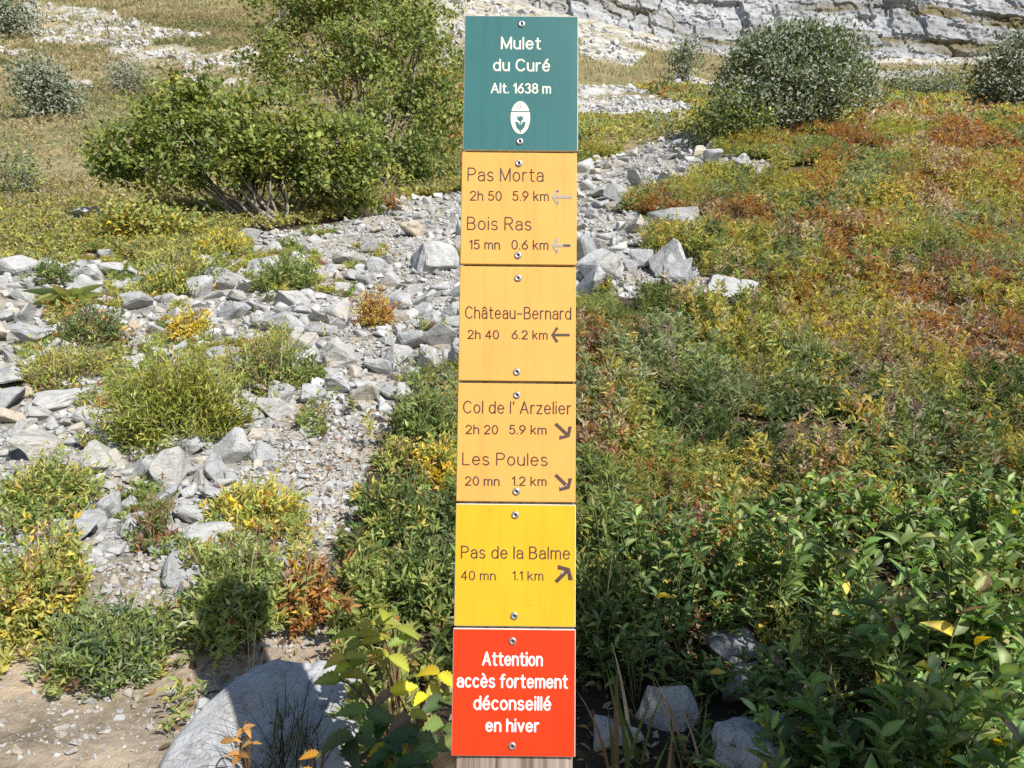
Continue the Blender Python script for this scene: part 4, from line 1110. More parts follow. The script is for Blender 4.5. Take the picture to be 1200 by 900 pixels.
grass_cover('dry_grass', 'dry straw stems among the meadow plants', 24000, 2.2, 9, -0.10, 0.80,
            lambda x, y, *m: veg_right(x, y, *m) & (fbm(x * 0.9, y * 0.9, octv=3, seed=111) > -0.12), straw, lambda y: 0.17 + 0 * y, lambda y: 0.0020 + 0.0005 * y)
def hill2(x, y, X, Y, scree, dirt, sandy, pale):
    return (~pale) & (X >= 540) & (Y < 170)
grass_cover('dry_grass', 'short olive grass on the high slope below the cliff', 26000, 14, 90, -0.06, 0.80, hill2, hillcol, lambda y: 0.08 + 0.006 * y, lambda y: 0.006 + 0.0011 * y)

# ------------------------------------------------------------------ single plants
def cushion(name, label, cat, X, Y, w, h, pal, leafL=0.030, asp=0.3, stems=90, per=9, mat=M_LEAF, T=LO, up=0.5, rag=0.5, group=None, stemmat=None, deep=0.9, patch=None):
    """bushy plant standing at pixel X, Y (middle of its foot), w by h pixels large"""
    g = unproject(X, Y); d = depth(g); rw = w / FPX * d / 2; rh = h / FPX * d
    cy = g.y + rw * 0.45
    base = np.array([g.x, cy, float(H(g.x, cy))])
    root = empty(name, base.tolist()); tag(root, label, cat, group)
    th = np.arccos(RNG.uniform(0.05, 1, stems)); az = RNG.uniform(0, 2 * math.pi, stems)
    lump = 1 + rag * fbm(np.cos(az) * 2 + X * 0.1, np.sin(az) * 2, th * 2, octv=2, seed=int(X) % 97)
    r = RNG.uniform(0.55, 1.04, stems) * lump * np.where(RNG.random(stems) < 0.07, 1.2, 1.0)
    ex = np.sin(th) * np.cos(az) * rw * r; ey = np.sin(th) * np.sin(az) * rw * deep * r
    ez = H(base[0] + ex, base[1] + ey) + rh * np.cos(th) ** 0.8 * r
    E = np.stack([base[0] + ex, base[1] + ey, ez], -1)
    B = base + np.stack([ex * 0.25, ey * 0.25, np.zeros(stems)], -1); B[:, 2] = H(B[:, 0], B[:, 1]) - 0.01
    paths = []
    tt = np.linspace(0, 1, 5)[:, None]
    Ctl = B + (E - B) * 0.5 + np.array([0, 0, 1.0]) * (rh * 0.12)
    pts = (1 - tt)[:, None] ** 2 * B + 2 * ((1 - tt) * tt)[:, None] * Ctl + tt[:, None] ** 2 * E     # 5, stems, 3
    rs = max(0.0009, 0.0006 * d)
    for i in range(stems): paths.append((pts[:, i], np.linspace(rs, rs * 0.5, 5)))
    V, F = tubes(paths, 4)
    arrays_obj('stems', V, F, stemmat or M_GSTEM, root, origin=base)
    nd_ = max(5, stems // 14); ia = RNG.integers(0, stems, nd_)
    V, F, k = blades((B[ia] + (E[ia] - B[ia]) * 0.25), RNG.uniform(0, 6.283, nd_), rh * RNG.uniform(0.7, 1.25, nd_), np.full(nd_, 0.0016 * d), RNG.uniform(0.05, 0.5, nd_), RNG.uniform(0, 0.3, nd_), m=5)
    arrays_obj('dry_stems', V, F, M_LEAF, root, col=np.repeat(vary(pick([(2, ST), (2, BR)], nd_), 0.2), k, 0), origin=base)
    t = RNG.uniform(0.38, 1.0, (stems, per)) ** 0.7; t3 = t[..., None]
    P = (1 - t3) ** 2 * B[:, None] + 2 * (1 - t3) * t3 * Ctl[:, None] + t3 ** 2 * E[:, None]
    P = P + RNG.standard_normal(P.shape) * 0.05 * rw
    tang = nrm(E - B)
    D = tang[:, None] * up + nrm(RNG.standard_normal((stems, per, 3)) + np.array([0, 0, 0.35]))
    Nn = np.array([0.35, -0.5, 0.85]) + 0.5 * RNG.standard_normal((stems, per, 3))
    n = stems * per
    L = leafL * RNG.uniform(0.65, 1.3, n)
    cs = pick(pal, stems)
    if patch is not None:
        px, py = project(E[:, 0], E[:, 1], E[:, 2])
        k = patch[0](px, py) & (RNG.random(stems) < 0.8)
        cs[k] = pick(patch[1], int(k.sum()))
    c = vary(np.repeat(cs, per, 0), 0.2)
    V, F, k = leaves(P.reshape(-1, 3), D.reshape(-1, 3), Nn.reshape(-1, 3), L, L * asp * RNG.uniform(0.8, 1.2, n), T)
    arrays_obj('foliage', V, F, mat, root, col=np.repeat(c, k, 0), origin=base)
    return root

yel = [(3, YG), (2, YL), (1, G3)]; grn = [(3, G1), (2, G3), (1, G2)]; mix = [(2, G1), (2, YG), (1, YL), (1, G3)]; dark = [(3, G2), (2, G1), (1, BL)]
CUSH = [
    ('cushion_plant', 'big dense yellow green bush in the middle of the left scree', 185, 535, 178, 128, [(4, (0.20, 0.215, 0.04)), (2, G3), (1, YG)], 0.034, 0.26, 420, 14),
    ('cushion_plant', 'looser olive bush right behind the big yellow green bush', 300, 470, 120, 78, [(3, G1), (2, G3), (1, BR), (1, YG)], 0.028, 0.3, 200, 11),
    ('cushion_plant', 'low olive yellow plant at the left edge between pale slabs', 55, 462, 120, 56, [(2, YG), (2, G3), (1, BR)], 0.03, 0.3, 150, 10),
    ('cushion_plant', 'dark green bush left of the small yellow tuft', 95, 412, 92, 52, dark + [(1, RU)], 0.034, 0.35, 170, 10),
    ('cushion_plant', 'small yellow tuft on the pale rocks', 214, 400, 50, 40, [(3, YL), (2, YG), (1, BR)], 0.035, 0.32, 100, 9),
    ('cushion_plant', 'rounded green bush alone on the scree', 327, 343, 88, 44, grn, 0.045, 0.32, 190, 10),
    ('cushion_plant', 'small green sprig behind the rounded green bush', 331, 298, 34, 24, grn, 0.045, 0.35, 50, 8),
    ('cushion_plant', 'rusty red and yellow tuft among the grey rocks', 438, 386, 56, 46, [(3, RU), (2, YL), (1, RD), (2, YG)], 0.03, 0.3, 170, 10),
    ('cushion_plant', 'yellow green spreading bush above the rosette plant', 192, 350, 130, 50, mix, 0.042, 0.34, 240, 10),
    ('cushion_plant', 'yellow topped bush right of the spreading bush', 255, 308, 74, 44, yel + [(2, G3)], 0.045, 0.34, 170, 10),
    ('cushion_plant', 'small fresh green plant at the lower edge of the scree', 357, 456, 44, 28, grn, 0.03, 0.34, 70, 9),
    ('cushion_plant', 'small dark green plant left of the rosette plant', 52, 336, 50, 34, dark, 0.045, 0.4, 70, 8),
    ('cushion_plant', 'green bush with yellow top behind the boulder', 268, 768, 118, 124, [(4, G3), (2, G1), (2, PG)], 0.028, 0.32, 380, 14),
    ('cushion_plant', 'yellow green plant crowning the bush behind the boulder', 285, 635, 110, 56, [(3, YG), (1, YL), (3, G3), (1, RU)], 0.03, 0.36, 190, 11),
    ('fern', 'rusty orange fern right of the bush behind the boulder', 352, 748, 74, 96, [(4, (0.30, 0.15, 0.05)), (2, BR), (1, YL), (2, G3)], 0.026, 0.3, 170, 12),
    ('cushion_plant', 'green plant at the left edge above the dirt path', 28, 622, 128, 70, [(3, G1), (2, G3), (2, YG)], 0.03, 0.32, 230, 11),
    ('cushion_plant', 'tall yellow leaved plant at the left edge of the path', 25, 760, 120, 130, [(2, (0.42, 0.34, 0.07)), (3, YG), (3, G3), (1, BR), (1, G1)], 0.026, 0.36, 320, 13),
    ('cushion_plant', 'dark grey green low plant on the dirt path', 112, 812, 150, 80, [(3, G1), (2, BL), (1, PG)], 0.024, 0.32, 300, 12),
    ('cushion_plant', 'thin sparse plant with reddish stems on the scree', 176, 648, 44, 78, [(2, G1), (2, BR), (1, RD)], 0.022, 0.25, 70, 9),
    ('cushion_plant', 'small green sprig beside the thin sparse plant', 158, 596, 46, 30, grn, 0.024, 0.3, 60, 8),
    ('cushion_plant', 'small dry green plant at the scree edge below the green bush beside the post', 464, 556, 56, 36, [(3, G3), (2, YG), (1, BR)], 0.028, 0.32, 110, 9),
    ('cushion_plant', 'green bush beside the second yellow panel from below', 500, 530, 90, 80, [(4, G1), (2, G2), (1, G3)], 0.03, 0.36, 230, 11),
    ('cushion_plant', 'yellow tinged bush touching the post beside the slanted arrows', 508, 572, 64, 56, [(3, YL), (2, YG), (2, G1)], 0.03, 0.36, 140, 10),
    ('cushion_plant', 'green bush between the scree and the bright yellow panel', 462, 640, 90, 70, [(3, G1), (2, G2), (1, YG)], 0.03, 0.34, 250, 11),
    ('cushion_plant', 'dark green plant beside the bright yellow panel', 496, 730, 90, 84, [(3, G2), (2, G1), (1, G3)], 0.032, 0.34, 260, 11),
    ('cushion_plant', 'leafy green plant right of the orange fern', 425, 735, 64, 70, [(3, G1), (2, G3), (1, YG)], 0.03, 0.34, 190, 11),
    ('cushion_plant', 'small brown dried tuft below the tall shrub', 457, 248, 22, 22, [(3, BR), (2, RU)], 0.05, 0.4, 60, 8),
    ('cushion_plant', 'green tuft below the tall shrub beside the dried tuft', 425, 256, 56, 28, grn + [(1, YG)], 0.05, 0.4, 90, 8),
    ('cushion_plant', 'green tuft on the stone strip right of the signpost', 752, 250, 62, 36, [(3, G3), (2, YG)], 0.05, 0.36, 120, 9),
    ('cushion_plant', 'dark green tuft behind the white pyramid shaped rock', 838, 292, 56, 34, dark, 0.045, 0.36, 120, 9),
    ('cushion_plant', 'bright yellow clump in the middle of the meadow', 862, 456, 46, 30, [(4, (0.40, 0.36, 0.04)), (1, YG)], 0.034, 0.34, 90, 9),
    ('cushion_plant', 'pale yellow green clump below the rusty patch of meadow', 945, 345, 64, 36, [(3, YG), (1, YL)], 0.042, 0.34, 110, 9),
    ('cushion_plant', 'bright green bush in the middle of the meadow', 950, 445, 90, 54, [(3, G3), (2, PG), (1, G1)], 0.036, 0.3, 170, 10),
    ('cushion_plant', 'rust red patch of leaves at the right edge of the meadow', 1140, 345, 150, 44, [(4, RU), (2, RD), (2, BR), (1, ST)], 0.032, 0.34, 240, 9),
    ('cushion_plant', 'green plant rising beside the grey slab right of the panels', 712, 402, 80, 48, [(3, G3), (2, G1), (1, YG)], 0.036, 0.3, 160, 10),
    ('cushion_plant', 'dark leafy plant beside the red panel on its right', 716, 800, 80, 150, [(3, G2), (3, G1), (1, G3)], 0.030, 0.38, 190, 10),
    ('cushion_plant', 'green plant right of the bright yellow panel', 722, 700, 90, 110, [(3, G1), (2, G3), (1, G2)], 0.034, 0.36, 220, 10),
]
for nm, lab, X, Y, w, h, pal, L, asp, st, per in CUSH:
    if X < 560: pal = [(q, tuple(np.array(c) * (1.28, 1.26, 1.25))) for q, c in pal]; w *= 1.1
    cushion(nm, lab, 'fern' if nm == 'fern' else 'plant', X, Y, w, h, pal, L, asp, st, per, stemmat=M_STEM if nm == 'fern' or 'rust' in lab else None)

# dead leaves lying on the ground
x, y, z, mk = scatter(16000, 1.45, 5.0, -0.45, 0.92, lambda x, y, X, Y, scree, dirt, sandy, pale: (X > 330) | (Y > 600), 2.0)
m_ = len(x); az_ = RNG.uniform(0, 6.283, m_); L_ = RNG.uniform(0.010, 0.038, m_)
V, F, k = leaves(np.stack([x, y, z + 0.006], -1), np.stack([np.cos(az_), np.sin(az_), 0.45 * np.sin(az_) + 0.15 * RNG.standard_normal(m_)], -1), np.array([0, -0.45, 1.0]) + 0.3 * RNG.standard_normal((m_, 3)), L_, L_ * RNG.uniform(0.25, 0.55, m_), BROAD, RNG.uniform(-1.5, 1.5, m_))
tag(arrays_obj('leaf_litter', V, F, M_LEAF, col=np.repeat(vary(pick([(3, BR), (2, ST), (1, RU), (2, (0.12, 0.08, 0.05))], m_), 0.25), k, 0)), 'dead brown and straw coloured leaves lying on the soil', 'leaf litter', kind='stuff')

# rosette with long pale leaves
def rosette(label, X, Y, w, pal, n=22):
    g = unproject(X, Y); d = depth(g); L = w / FPX * d * 0.56
    root = empty('rosette_plant', g); tag(root, label, 'plant')
    for i in range(n):
        az = i * 2.4 + random.uniform(-0.2, 0.2); el = 0.05 + 0.75 * (i / n) + random.uniform(-0.1, 0.1)
        Dv = np.array([[math.cos(az) * math.cos(el), math.sin(az) * math.cos(el), math.sin(el)]])
        V, F, k = leaves(np.array([[0, 0, 0.02]]), Dv, np.array([[0, 0, 1.0]]) + 0.1, np.array([L * random.uniform(0.7, 1.1)]), np.array([L * 0.36]), BROAD, np.array([random.uniform(0.8, 2.0)]))
        arrays_obj('leaf', V, F, M_LEAF, root, col=np.repeat(vary(pick(pal, 1), 0.12), k, 0), smooth=True)
rosette('pale broad leaved rosette on the rocks at left', 82, 362, 90, [(3, (0.36, 0.38, 0.14)), (2, (0.28, 0.31, 0.10))])
rosette('small pale leaved rosette beside the yellow topped bush', 262, 312, 40, [(1, (0.27, 0.29, 0.07))], 9)

# woody shrubs and small trees
def shrub(name, label, cat, X, Y, lobes, nclu, per, leafL, asp, pal, nstem, spread, srad, mat=M_LEAF, bark=M_BARK, group=None, T=LO, yplane=None, csig=0.11, parts=('branches', 'foliage'), upright=0.0, stemcol=None):
    g = unproject(X, Y) if yplane is None else Vector((at(X, Y, yplane).x, yplane, float(H(at(X, Y, yplane).x, yplane))))
    d = depth(g)
    root = empty(name, g); tag(root, label, cat, group)
    b = np.array(g)
    C = []; Rr = []
    for (lx, ly, rx, ry, dy) in lobes:
        p = at(lx, ly, g.y + dy); dd = depth(p); C.append(p[:]); Rr.append((rx / FPX * dd, (rx + ry) / 2 / FPX * dd * 0.9, ry / FPX * dd))
    C = np.array(C); Rr = np.array(Rr)
    vol = Rr[:, 0] * Rr[:, 2]; pk = RNG.choice(len(C), nclu, p=vol / vol.sum())
    dr = nrm(RNG.standard_normal((nclu, 3))); rad = RNG.uniform(0.3, 1.0, nclu) ** 0.6 * np.where(RNG.random(nclu) < 0.12, 1.22, 1.0)
    K = C[pk] + dr * Rr[pk] * rad[:, None]
    gz = H(K[:, 0], K[:, 1]); K[:, 2] = np.maximum(K[:, 2], gz + 0.06 * (d / 9))
    # stems from the foot to fork points, then twigs to the clusters
    paths = []
    forks = []
    for i in range(nstem):
        tgt = K[RNG.integers(0, nclu)] * 0.65 + C[RNG.integers(0, len(C))] * 0.35
        s0 = b + np.array([RNG.normal(0, spread), RNG.normal(0, spread * 0.6), -0.06])
        s0[2] = float(H(s0[0], s0[1])) - 0.05
        mid = s0 + (tgt - s0) * 0.5 + np.array([0, 0, (-0.10 + upright) * np.linalg.norm(tgt - s0)]) + RNG.normal(0, 0.04, 3) * d / 9
        tt = np.linspace(0, 1, 8)[:, None]
        pts = (1 - tt) ** 2 * s0 + 2 * tt * (1 - tt) * mid + tt ** 2 * tgt + RNG.normal(0, 0.012 * d / 9, (8, 3)) * (tt > 0)
        r0 = srad * RNG.uniform(0.6, 1.2)
        paths.append((pts, np.linspace(r0, r0 * 0.3, 8))); forks.append(pts[3:])
    FK = np.concatenate(forks)
    for k in range(0, nclu, 2):
        dd = np.linalg.norm(FK - K[k], axis=1); j = int(np.argmin(dd + RNG.uniform(0, 0.15, len(dd)) * d / 9))
        a = FK[j]; mid = (a + K[k]) / 2 + RNG.normal(0, 0.05, 3) * d / 9
        tt = np.linspace(0, 1, 5)[:, None]
        pts = (1 - tt) ** 2 * a + 2 * tt * (1 - tt) * mid + tt ** 2 * K[k]
        paths.append((pts, np.linspace(srad * 0.32, srad * 0.12, 5)))
    V, F = tubes(paths, 5)
    arrays_obj(parts[0], V, F, bark, root, origin=b, smooth=True)
    cs = csig * d / 9
    n = nclu * per
    P = np.repeat(K, per, 0) + RNG.standard_normal((n, 3)) * np.array([cs, cs, cs * 0.8])
    out = nrm(np.repeat(K - C[pk], per, 0))
    D = out * 0.5 + nrm(RNG.standard_normal((n, 3))) + np.array([0, 0, 0.15 + upright * 3])
    Nn = out * 0.3 + np.array([0.35, -0.5, 0.75]) + 0.5 * RNG.standard_normal((n, 3))
    L = leafL * RNG.uniform(0.65, 1.25, n)
    c = vary(np.repeat(pick(pal, nclu), per, 0), 0.2)
    V, F, k = leaves(P, D, Nn, L, L * asp * RNG.uniform(0.8, 1.2, n), T)
    arrays_obj(parts[1], V, F, mat, root, col=np.repeat(c, k, 0), origin=b)
    return root

SHG = [(3, (0.175, 0.215, 0.055)), (2, (0.25, 0.28, 0.075)), (1, (0.09, 0.122, 0.03)), (1, (0.30, 0.30, 0.075))]
shrub('shrub', 'wide low green shrub with many bare grey stems above the scree', 'shrub', 318, 264,
      [(150, 180, 48, 26, 0), (205, 150, 62, 48, 0), (180, 195, 50, 20, -0.2), (265, 155, 70, 50, 0.2), (335, 165, 66, 52, 0), (300, 182, 80, 22, -0.3), (390, 172, 60, 40, 0.1), (230, 122, 42, 26, 0.3), (420, 195, 40, 24, 0), (130, 195, 22, 14, -0.1), (245, 206, 55, 15, -0.2), (385, 208, 50, 20, -0.1), (445, 215, 30, 20, 0)],
      360, 48, 0.076, 0.64, SHG, 40, 0.24, 0.026, csig=0.085)
shrub('shrub', 'tall leafy green shrub just left of the green panel', 'shrub', 440, 226,
      [(385, 70, 70, 52, 0.2), (440, 40, 74, 60, 0.2), (350, 45, 40, 40, 0.4), (420, 0, 70, 40, 0.3), (400, -35, 60, 40, 0.3), (480, 70, 50, 60, 0), (505, 120, 38, 55, 0), (455, 120, 60, 50, -0.2), (440, 180, 66, 42, -0.3), (505, 185, 36, 36, -0.1), (480, 15, 36, 40, 0.2), (330, 95, 36, 30, 0.4), (312, 25, 34, 30, 0.5), (520, 40, 30, 36, 0.1), (535, 90, 24, 30, 0), (300, 70, 26, 22, 0.5), (525, 150, 26, 30, -0.1), (360, 5, 40, 30, 0.4), (480, -25, 40, 30, 0.2)],
      380, 46, 0.086, 0.6, [(3, (0.19, 0.23, 0.065)), (2, (0.27, 0.29, 0.09)), (1, (0.10, 0.14, 0.035)), (1, (0.29, 0.29, 0.085))], 34, 0.3, 0.03, upright=0.08, csig=0.085)
shrub('shrub', 'silvery green bushy shrub on the meadow crest right of the signpost', 'shrub', 905, 160,
      [(880, 95, 40, 40, 0), (930, 75, 52, 44, 0), (975, 90, 40, 44, 0), (930, 115, 70, 38, -0.2), (890, 130, 40, 26, -0.2), (960, 60, 36, 30, 0.1), (905, 60, 30, 26, 0.1), (1000, 80, 20, 26, 0.2), (990, 52, 18, 18, 0.2), (866, 70, 22, 20, 0.1), (1012, 108, 14, 16, 0), (942, 40, 18, 16, 0.2), (848, 108, 16, 18, 0)],
      430, 46, 0.09, 0.5, [(3, (0.125, 0.165, 0.058)), (2, (0.175, 0.21, 0.085)), (1, (0.08, 0.11, 0.04))], 30, 0.25, 0.02, mat=M_SILVER, upright=0.12, csig=0.085)
shrub('shrub', 'low dark green bush at the left foot of the silvery shrub', 'shrub', 845, 170,
      [(850, 140, 34, 24, 0), (825, 158, 22, 14, 0), (875, 152, 26, 18, -0.1)], 130, 22, 0.075, 0.5, [(3, G2), (2, G1), (1, YG)], 10, 0.2, 0.014)
shrub('shrub', 'grey green shrub cut by the right edge near the cliff', 'shrub', 1178, 132,
      [(1170, 90, 28, 36, 0), (1200, 80, 40, 40, 0.3), (1185, 115, 36, 22, 0), (1230, 100, 40, 36, 0.3)], 260, 22, 0.12, 0.5, [(3, (0.07, 0.095, 0.035)), (2, (0.115, 0.135, 0.06))], 14, 0.4, 0.03, mat=M_SILVER, upright=0.08)
shrub('shrub', 'low hazy green shrub between the silvery shrub and the right edge', 'shrub', 1105, 116, [(1105, 103, 32, 14, 0), (1090, 106, 18, 10, 0)], 110, 18, 0.12, 0.5, [(2, SV), (2, G1)], 8, 0.3, 0.02, mat=M_SILVER)
shrub('shrub', 'small round dark shrub right of the silvery shrub', 'shrub', 1051, 112, [(1051, 101, 15, 11, 0)], 60, 18, 0.12, 0.5, [(2, G2), (2, G1)], 6, 0.2, 0.02, mat=M_SILVER)
shrub('sapling', 'slender young tree standing between the post and the silvery shrub', 'tree', 803, 97, [(803, 82, 9, 14, 0), (808, 62, 15, 13, 0), (801, 72, 10, 14, 0)], 90, 16, 0.2, 0.5, [(2, G2), (2, SV), (1, G1)], 5, 0.2, 0.05, mat=M_SILVER, upright=0.1, csig=0.08)
shrub('shrub', 'round grey green shrub alone on the left hillside', 'shrub', 55, 142, [(52, 105, 27, 30, 0), (62, 122, 22, 18, 0), (42, 92, 14, 18, 0)], 220, 20, 0.13, 0.5, [(3, SV), (2, (0.09, 0.115, 0.05)), (1, G2)], 12, 0.25, 0.03, mat=M_SILVER, upright=0.06)
shrub('shrub', 'pale silvery shrub behind the wide low shrub', 'shrub', 150, 112, [(150, 92, 17, 18, 0)], 90, 16, 0.13, 0.45, [(3, (0.20, 0.22, 0.14)), (1, SV)], 8, 0.25, 0.02, mat=M_SILVER, upright=0.06)
shrub('shrub', 'dark shrub in the upper left corner of the hillside', 'shrub', 14, 44, [(12, 18, 24, 22, 0), (-6, 22, 18, 20, 0)], 140, 18, 0.24, 0.5, [(3, G2), (2, BL)], 10, 0.4, 0.05, mat=M_SILVER)
shrub('shrub', 'sparse thin shrub at the left edge above the yellow plants', 'shrub', 20, 236, [(22, 210, 18, 22, 0), (26, 190, 10, 14, 0)], 60, 14, 0.07, 0.5, [(2, SV), (2, G3)], 9, 0.1, 0.012, upright=0.08)
shrub('shrub', 'tiny pale sprig shrub on the hillside left of the wide shrub', 'shrub', 122, 168, [(124, 150, 12, 14, 0)], 34, 12, 0.08, 0.5, [(2, SV), (2, G3)], 6, 0.1, 0.012)
shrub('shrub', 'yellow leaved bush under the left branches of the wide shrub', 'shrub', 175, 285, [(175, 262, 48, 20, 0), (205, 268, 30, 16, -0.1), (150, 258, 26, 14, 0)], 150, 20, 0.06, 0.6, [(1, YL), (3, YG), (3, G3)], 10, 0.25, 0.01)

# broad leaved shrubs in the right foreground
def leafy(label, X, Y, w, h, pal, leafL, stems, per, seedaz=0.0, lean=(0, 0, 0)):
    g = unproject(X, Y); d = depth(g); rw = w / FPX * d / 2; rh = h / FPX * d
    root = empty('leafy_shrub', g); tag(root, label, 'shrub')
    b = np.array(g); Ls = []; paths = []
    Ps = []; Ds = []; Ns = []; LL = []
    for i in range(stems):
        az = RNG.uniform(0, 6.283); rr = RNG.uniform(0, 1) ** 0.6
        s0 = b + np.array([math.cos(az) * rr * rw * 0.7, math.sin(az) * rr * rw * 0.6, 0]); s0[2] = float(H(s0[0], s0[1])) - 0.02
        tip = s0 + np.array([math.cos(az) * rw * 0.45 * rr + RNG.normal(0, 0.05), math.sin(az) * rw * 0.3 * rr - 0.05 + RNG.normal(0, 0.05), rh * RNG.uniform(0.55, 1.05) * (1 - 0.35 * rr ** 2)]) + np.array(lean)
        mid = (s0 + tip) / 2 + np.array([RNG.normal(0, 0.02), RNG.normal(0, 0.02), rh * 0.12])
        t = np.linspace(0, 1, 7)[:, None]; pts = (1 - t) ** 2 * s0 + 2 * t * (1 - t) * mid + t * t * tip
        paths.append((pts, np.linspace(0.0028, 0.0012, 7)))
        for j in range(per):
            tj = 0.3 + 0.7 * j / (per - 1); pj = (1 - tj) ** 2 * s0 + 2 * tj * (1 - tj) * mid + tj * tj * tip
            tg = tip - s0; tg = tg / np.linalg.norm(tg)
            a2 = (j % 2) * math.pi + (j // 2) * 1.6 + az; sd = np.array([math.cos(a2), math.sin(a2), 0])
            for sgn in (1, -1):
                Ps.append(pj); Ds.append(sgn * sd + tg * (0.55 + 0.5 * tj) + RNG.normal(0, 0.18, 3)); Ns.append(np.array([0.3, -0.45, 0.9]) + RNG.normal(0, 0.28, 3) - sgn * sd * 0.3); LL.append(leafL * RNG.uniform(0.35, 1.2) * (1.05 - 0.35 * tj))
    V, F = tubes(paths, 5); arrays_obj('stems', V, F, M_GSTEM, root, origin=b, smooth=True)
    n = len(Ps); L = np.array(LL)
    V, F, k = leaves(np.array(Ps), np.array(Ds), np.array(Ns), L, L * RNG.uniform(0.32, 0.48, n), BROAD, RNG.uniform(-0.3, 2.4, n))
    c = vary(pick(pal + [(0.25, YL), (0.2, BR), (0.5, G3)], n), 0.2)
    arrays_obj('foliage', V, F, M_GLOSS, root, col=veined(c, k, BROAD), origin=b, smooth=True)
LG = [(4, (0.125, 0.190, 0.050)), (3, (0.165, 0.235, 0.072)), (2, (0.080, 0.130, 0.038)), (1, (0.26, 0.30, 0.11))]
leafy('tall green broad leaved shrub at the right edge beside the shaded rocks', 1110, 860, 200, 260, LG, 0.072, 52, 9)
leafy('broad leaved shrub filling the lower right corner', 1050, 985, 260, 220, LG, 0.074, 50, 9)
leafy('leafy green shrub above the shaded rocks', 930, 745, 210, 170, LG, 0.060, 64, 8)
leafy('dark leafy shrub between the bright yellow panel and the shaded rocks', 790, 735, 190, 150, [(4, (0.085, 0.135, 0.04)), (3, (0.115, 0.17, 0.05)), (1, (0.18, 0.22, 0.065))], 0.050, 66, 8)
leafy('leafy shrub reaching the right edge below the dry meadow stems', 1150, 680, 170, 130, LG, 0.060, 52, 9)
leafy('leafy shrub in the middle of the right foreground', 1010, 640, 190, 90, LG, 0.056, 56, 8)
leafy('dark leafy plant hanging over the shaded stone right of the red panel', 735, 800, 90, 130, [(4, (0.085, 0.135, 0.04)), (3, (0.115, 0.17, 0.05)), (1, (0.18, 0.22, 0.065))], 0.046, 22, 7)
leafy('low leafy plant between the long pale blades and the largest shaded rock', 835, 900, 80, 60, LG, 0.045, 14, 6)
leafy('small leafy plant between the two stacked shaded rocks and the long blades', 818, 815, 80, 70, LG, 0.044, 16, 6)
leafy('leafy plant right of the cracked shaded rock', 930, 830, 110, 90, LG, 0.05, 22, 7)
leafy('long arching leafy stem over the largest shaded rock', 985, 930, 60, 120, LG, 0.062, 7, 8, lean=(-0.10, -0.03, 0.0))

# shaded rock in the lower right
def shaded_rock():
    g = unproject(890, 905)
    bm = hull_rock(1501, flat=0.8, sub=5, npts=14, rough=0.05, bev=0.03)
    me = bpy.data.meshes.new('limestone_rock'); bm.to_mesh(me); bm.free(); me.materials.append(M_ROCK)
    w = 185 / FPX * depth(g)
    rock_thing(me, g, (w, w * 0.8, w * 0.7), 'largest shaded grey rock at the bottom right of the post', rot=(0.3, 0.05, 0.4), sink=0.24)
shaded_rock()

# grass tufts and long blades
def tuft(label, X, Y, hpx, n, pal, wid, lean=(0.1, 0.6), rad=0.04, name='grass_tuft', bend=(0.05, 0.5)):
    g = unproject(X, Y); d = depth(g); L0 = hpx / FPX * d
    root = g
    az = RNG.uniform(0, 6.283, n)
    P = np.stack([rad * RNG.standard_normal(n), rad * RNG.standard_normal(n), np.zeros(n)], -1)
    P[:, 2] = H(P[:, 0] + g.x, P[:, 1] + g.y) - g.z - 0.01
    V, F, k = blades(P, az, L0 * RNG.uniform(0.55, 1.1, n), np.full(n, wid) * RNG.uniform(0.6, 1.2, n), RNG.uniform(*lean, n), RNG.uniform(*bend, n), m=7)
    o = arrays_obj(name, V, F, M_LEAF, col=np.repeat(vary(pick(pal, n), 0.18), k, 0), smooth=True)
    o.location = g
    return tag(o, label, 'grass')
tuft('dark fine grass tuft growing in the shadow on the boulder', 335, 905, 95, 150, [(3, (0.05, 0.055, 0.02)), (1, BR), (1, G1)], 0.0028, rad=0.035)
tuft('long iris like green blades beside the red panel', 752, 905, 150, 12, [(3, (0.13, 0.17, 0.05)), (1, ST), (1, RU)], 0.013, lean=(0.1, 0.55), rad=0.03, bend=(0.0, 0.25))
tuft('long pale blades with reddish tips in front of the shaded rocks', 800, 900, 135, 12, [(2, (0.13, 0.17, 0.05)), (2, ST), (1, RU)], 0.009, lean=(0.05, 0.5), rad=0.035, bend=(0.0, 0.25))
tuft('thin reddish dry grass stems left of the slanted arrows panel', 505, 600, 110, 10, [(2, RU), (2, ST)], 0.003, lean=(0.2, 0.6), rad=0.05)
tuft('single dry grass stalk standing behind the boulder', 300, 790, 90, 3, [(1, ST)], 0.003, lean=(0.02, 0.15), rad=0.01, bend=(0, 0.1))
tuft('wiry dry grass tuft among dark leaves below the meadow', 985, 600, 60, 60, [(1, ST), (1, (0.22, 0.2, 0.14))], 0.002, lean=(0.1, 0.8), rad=0.03)

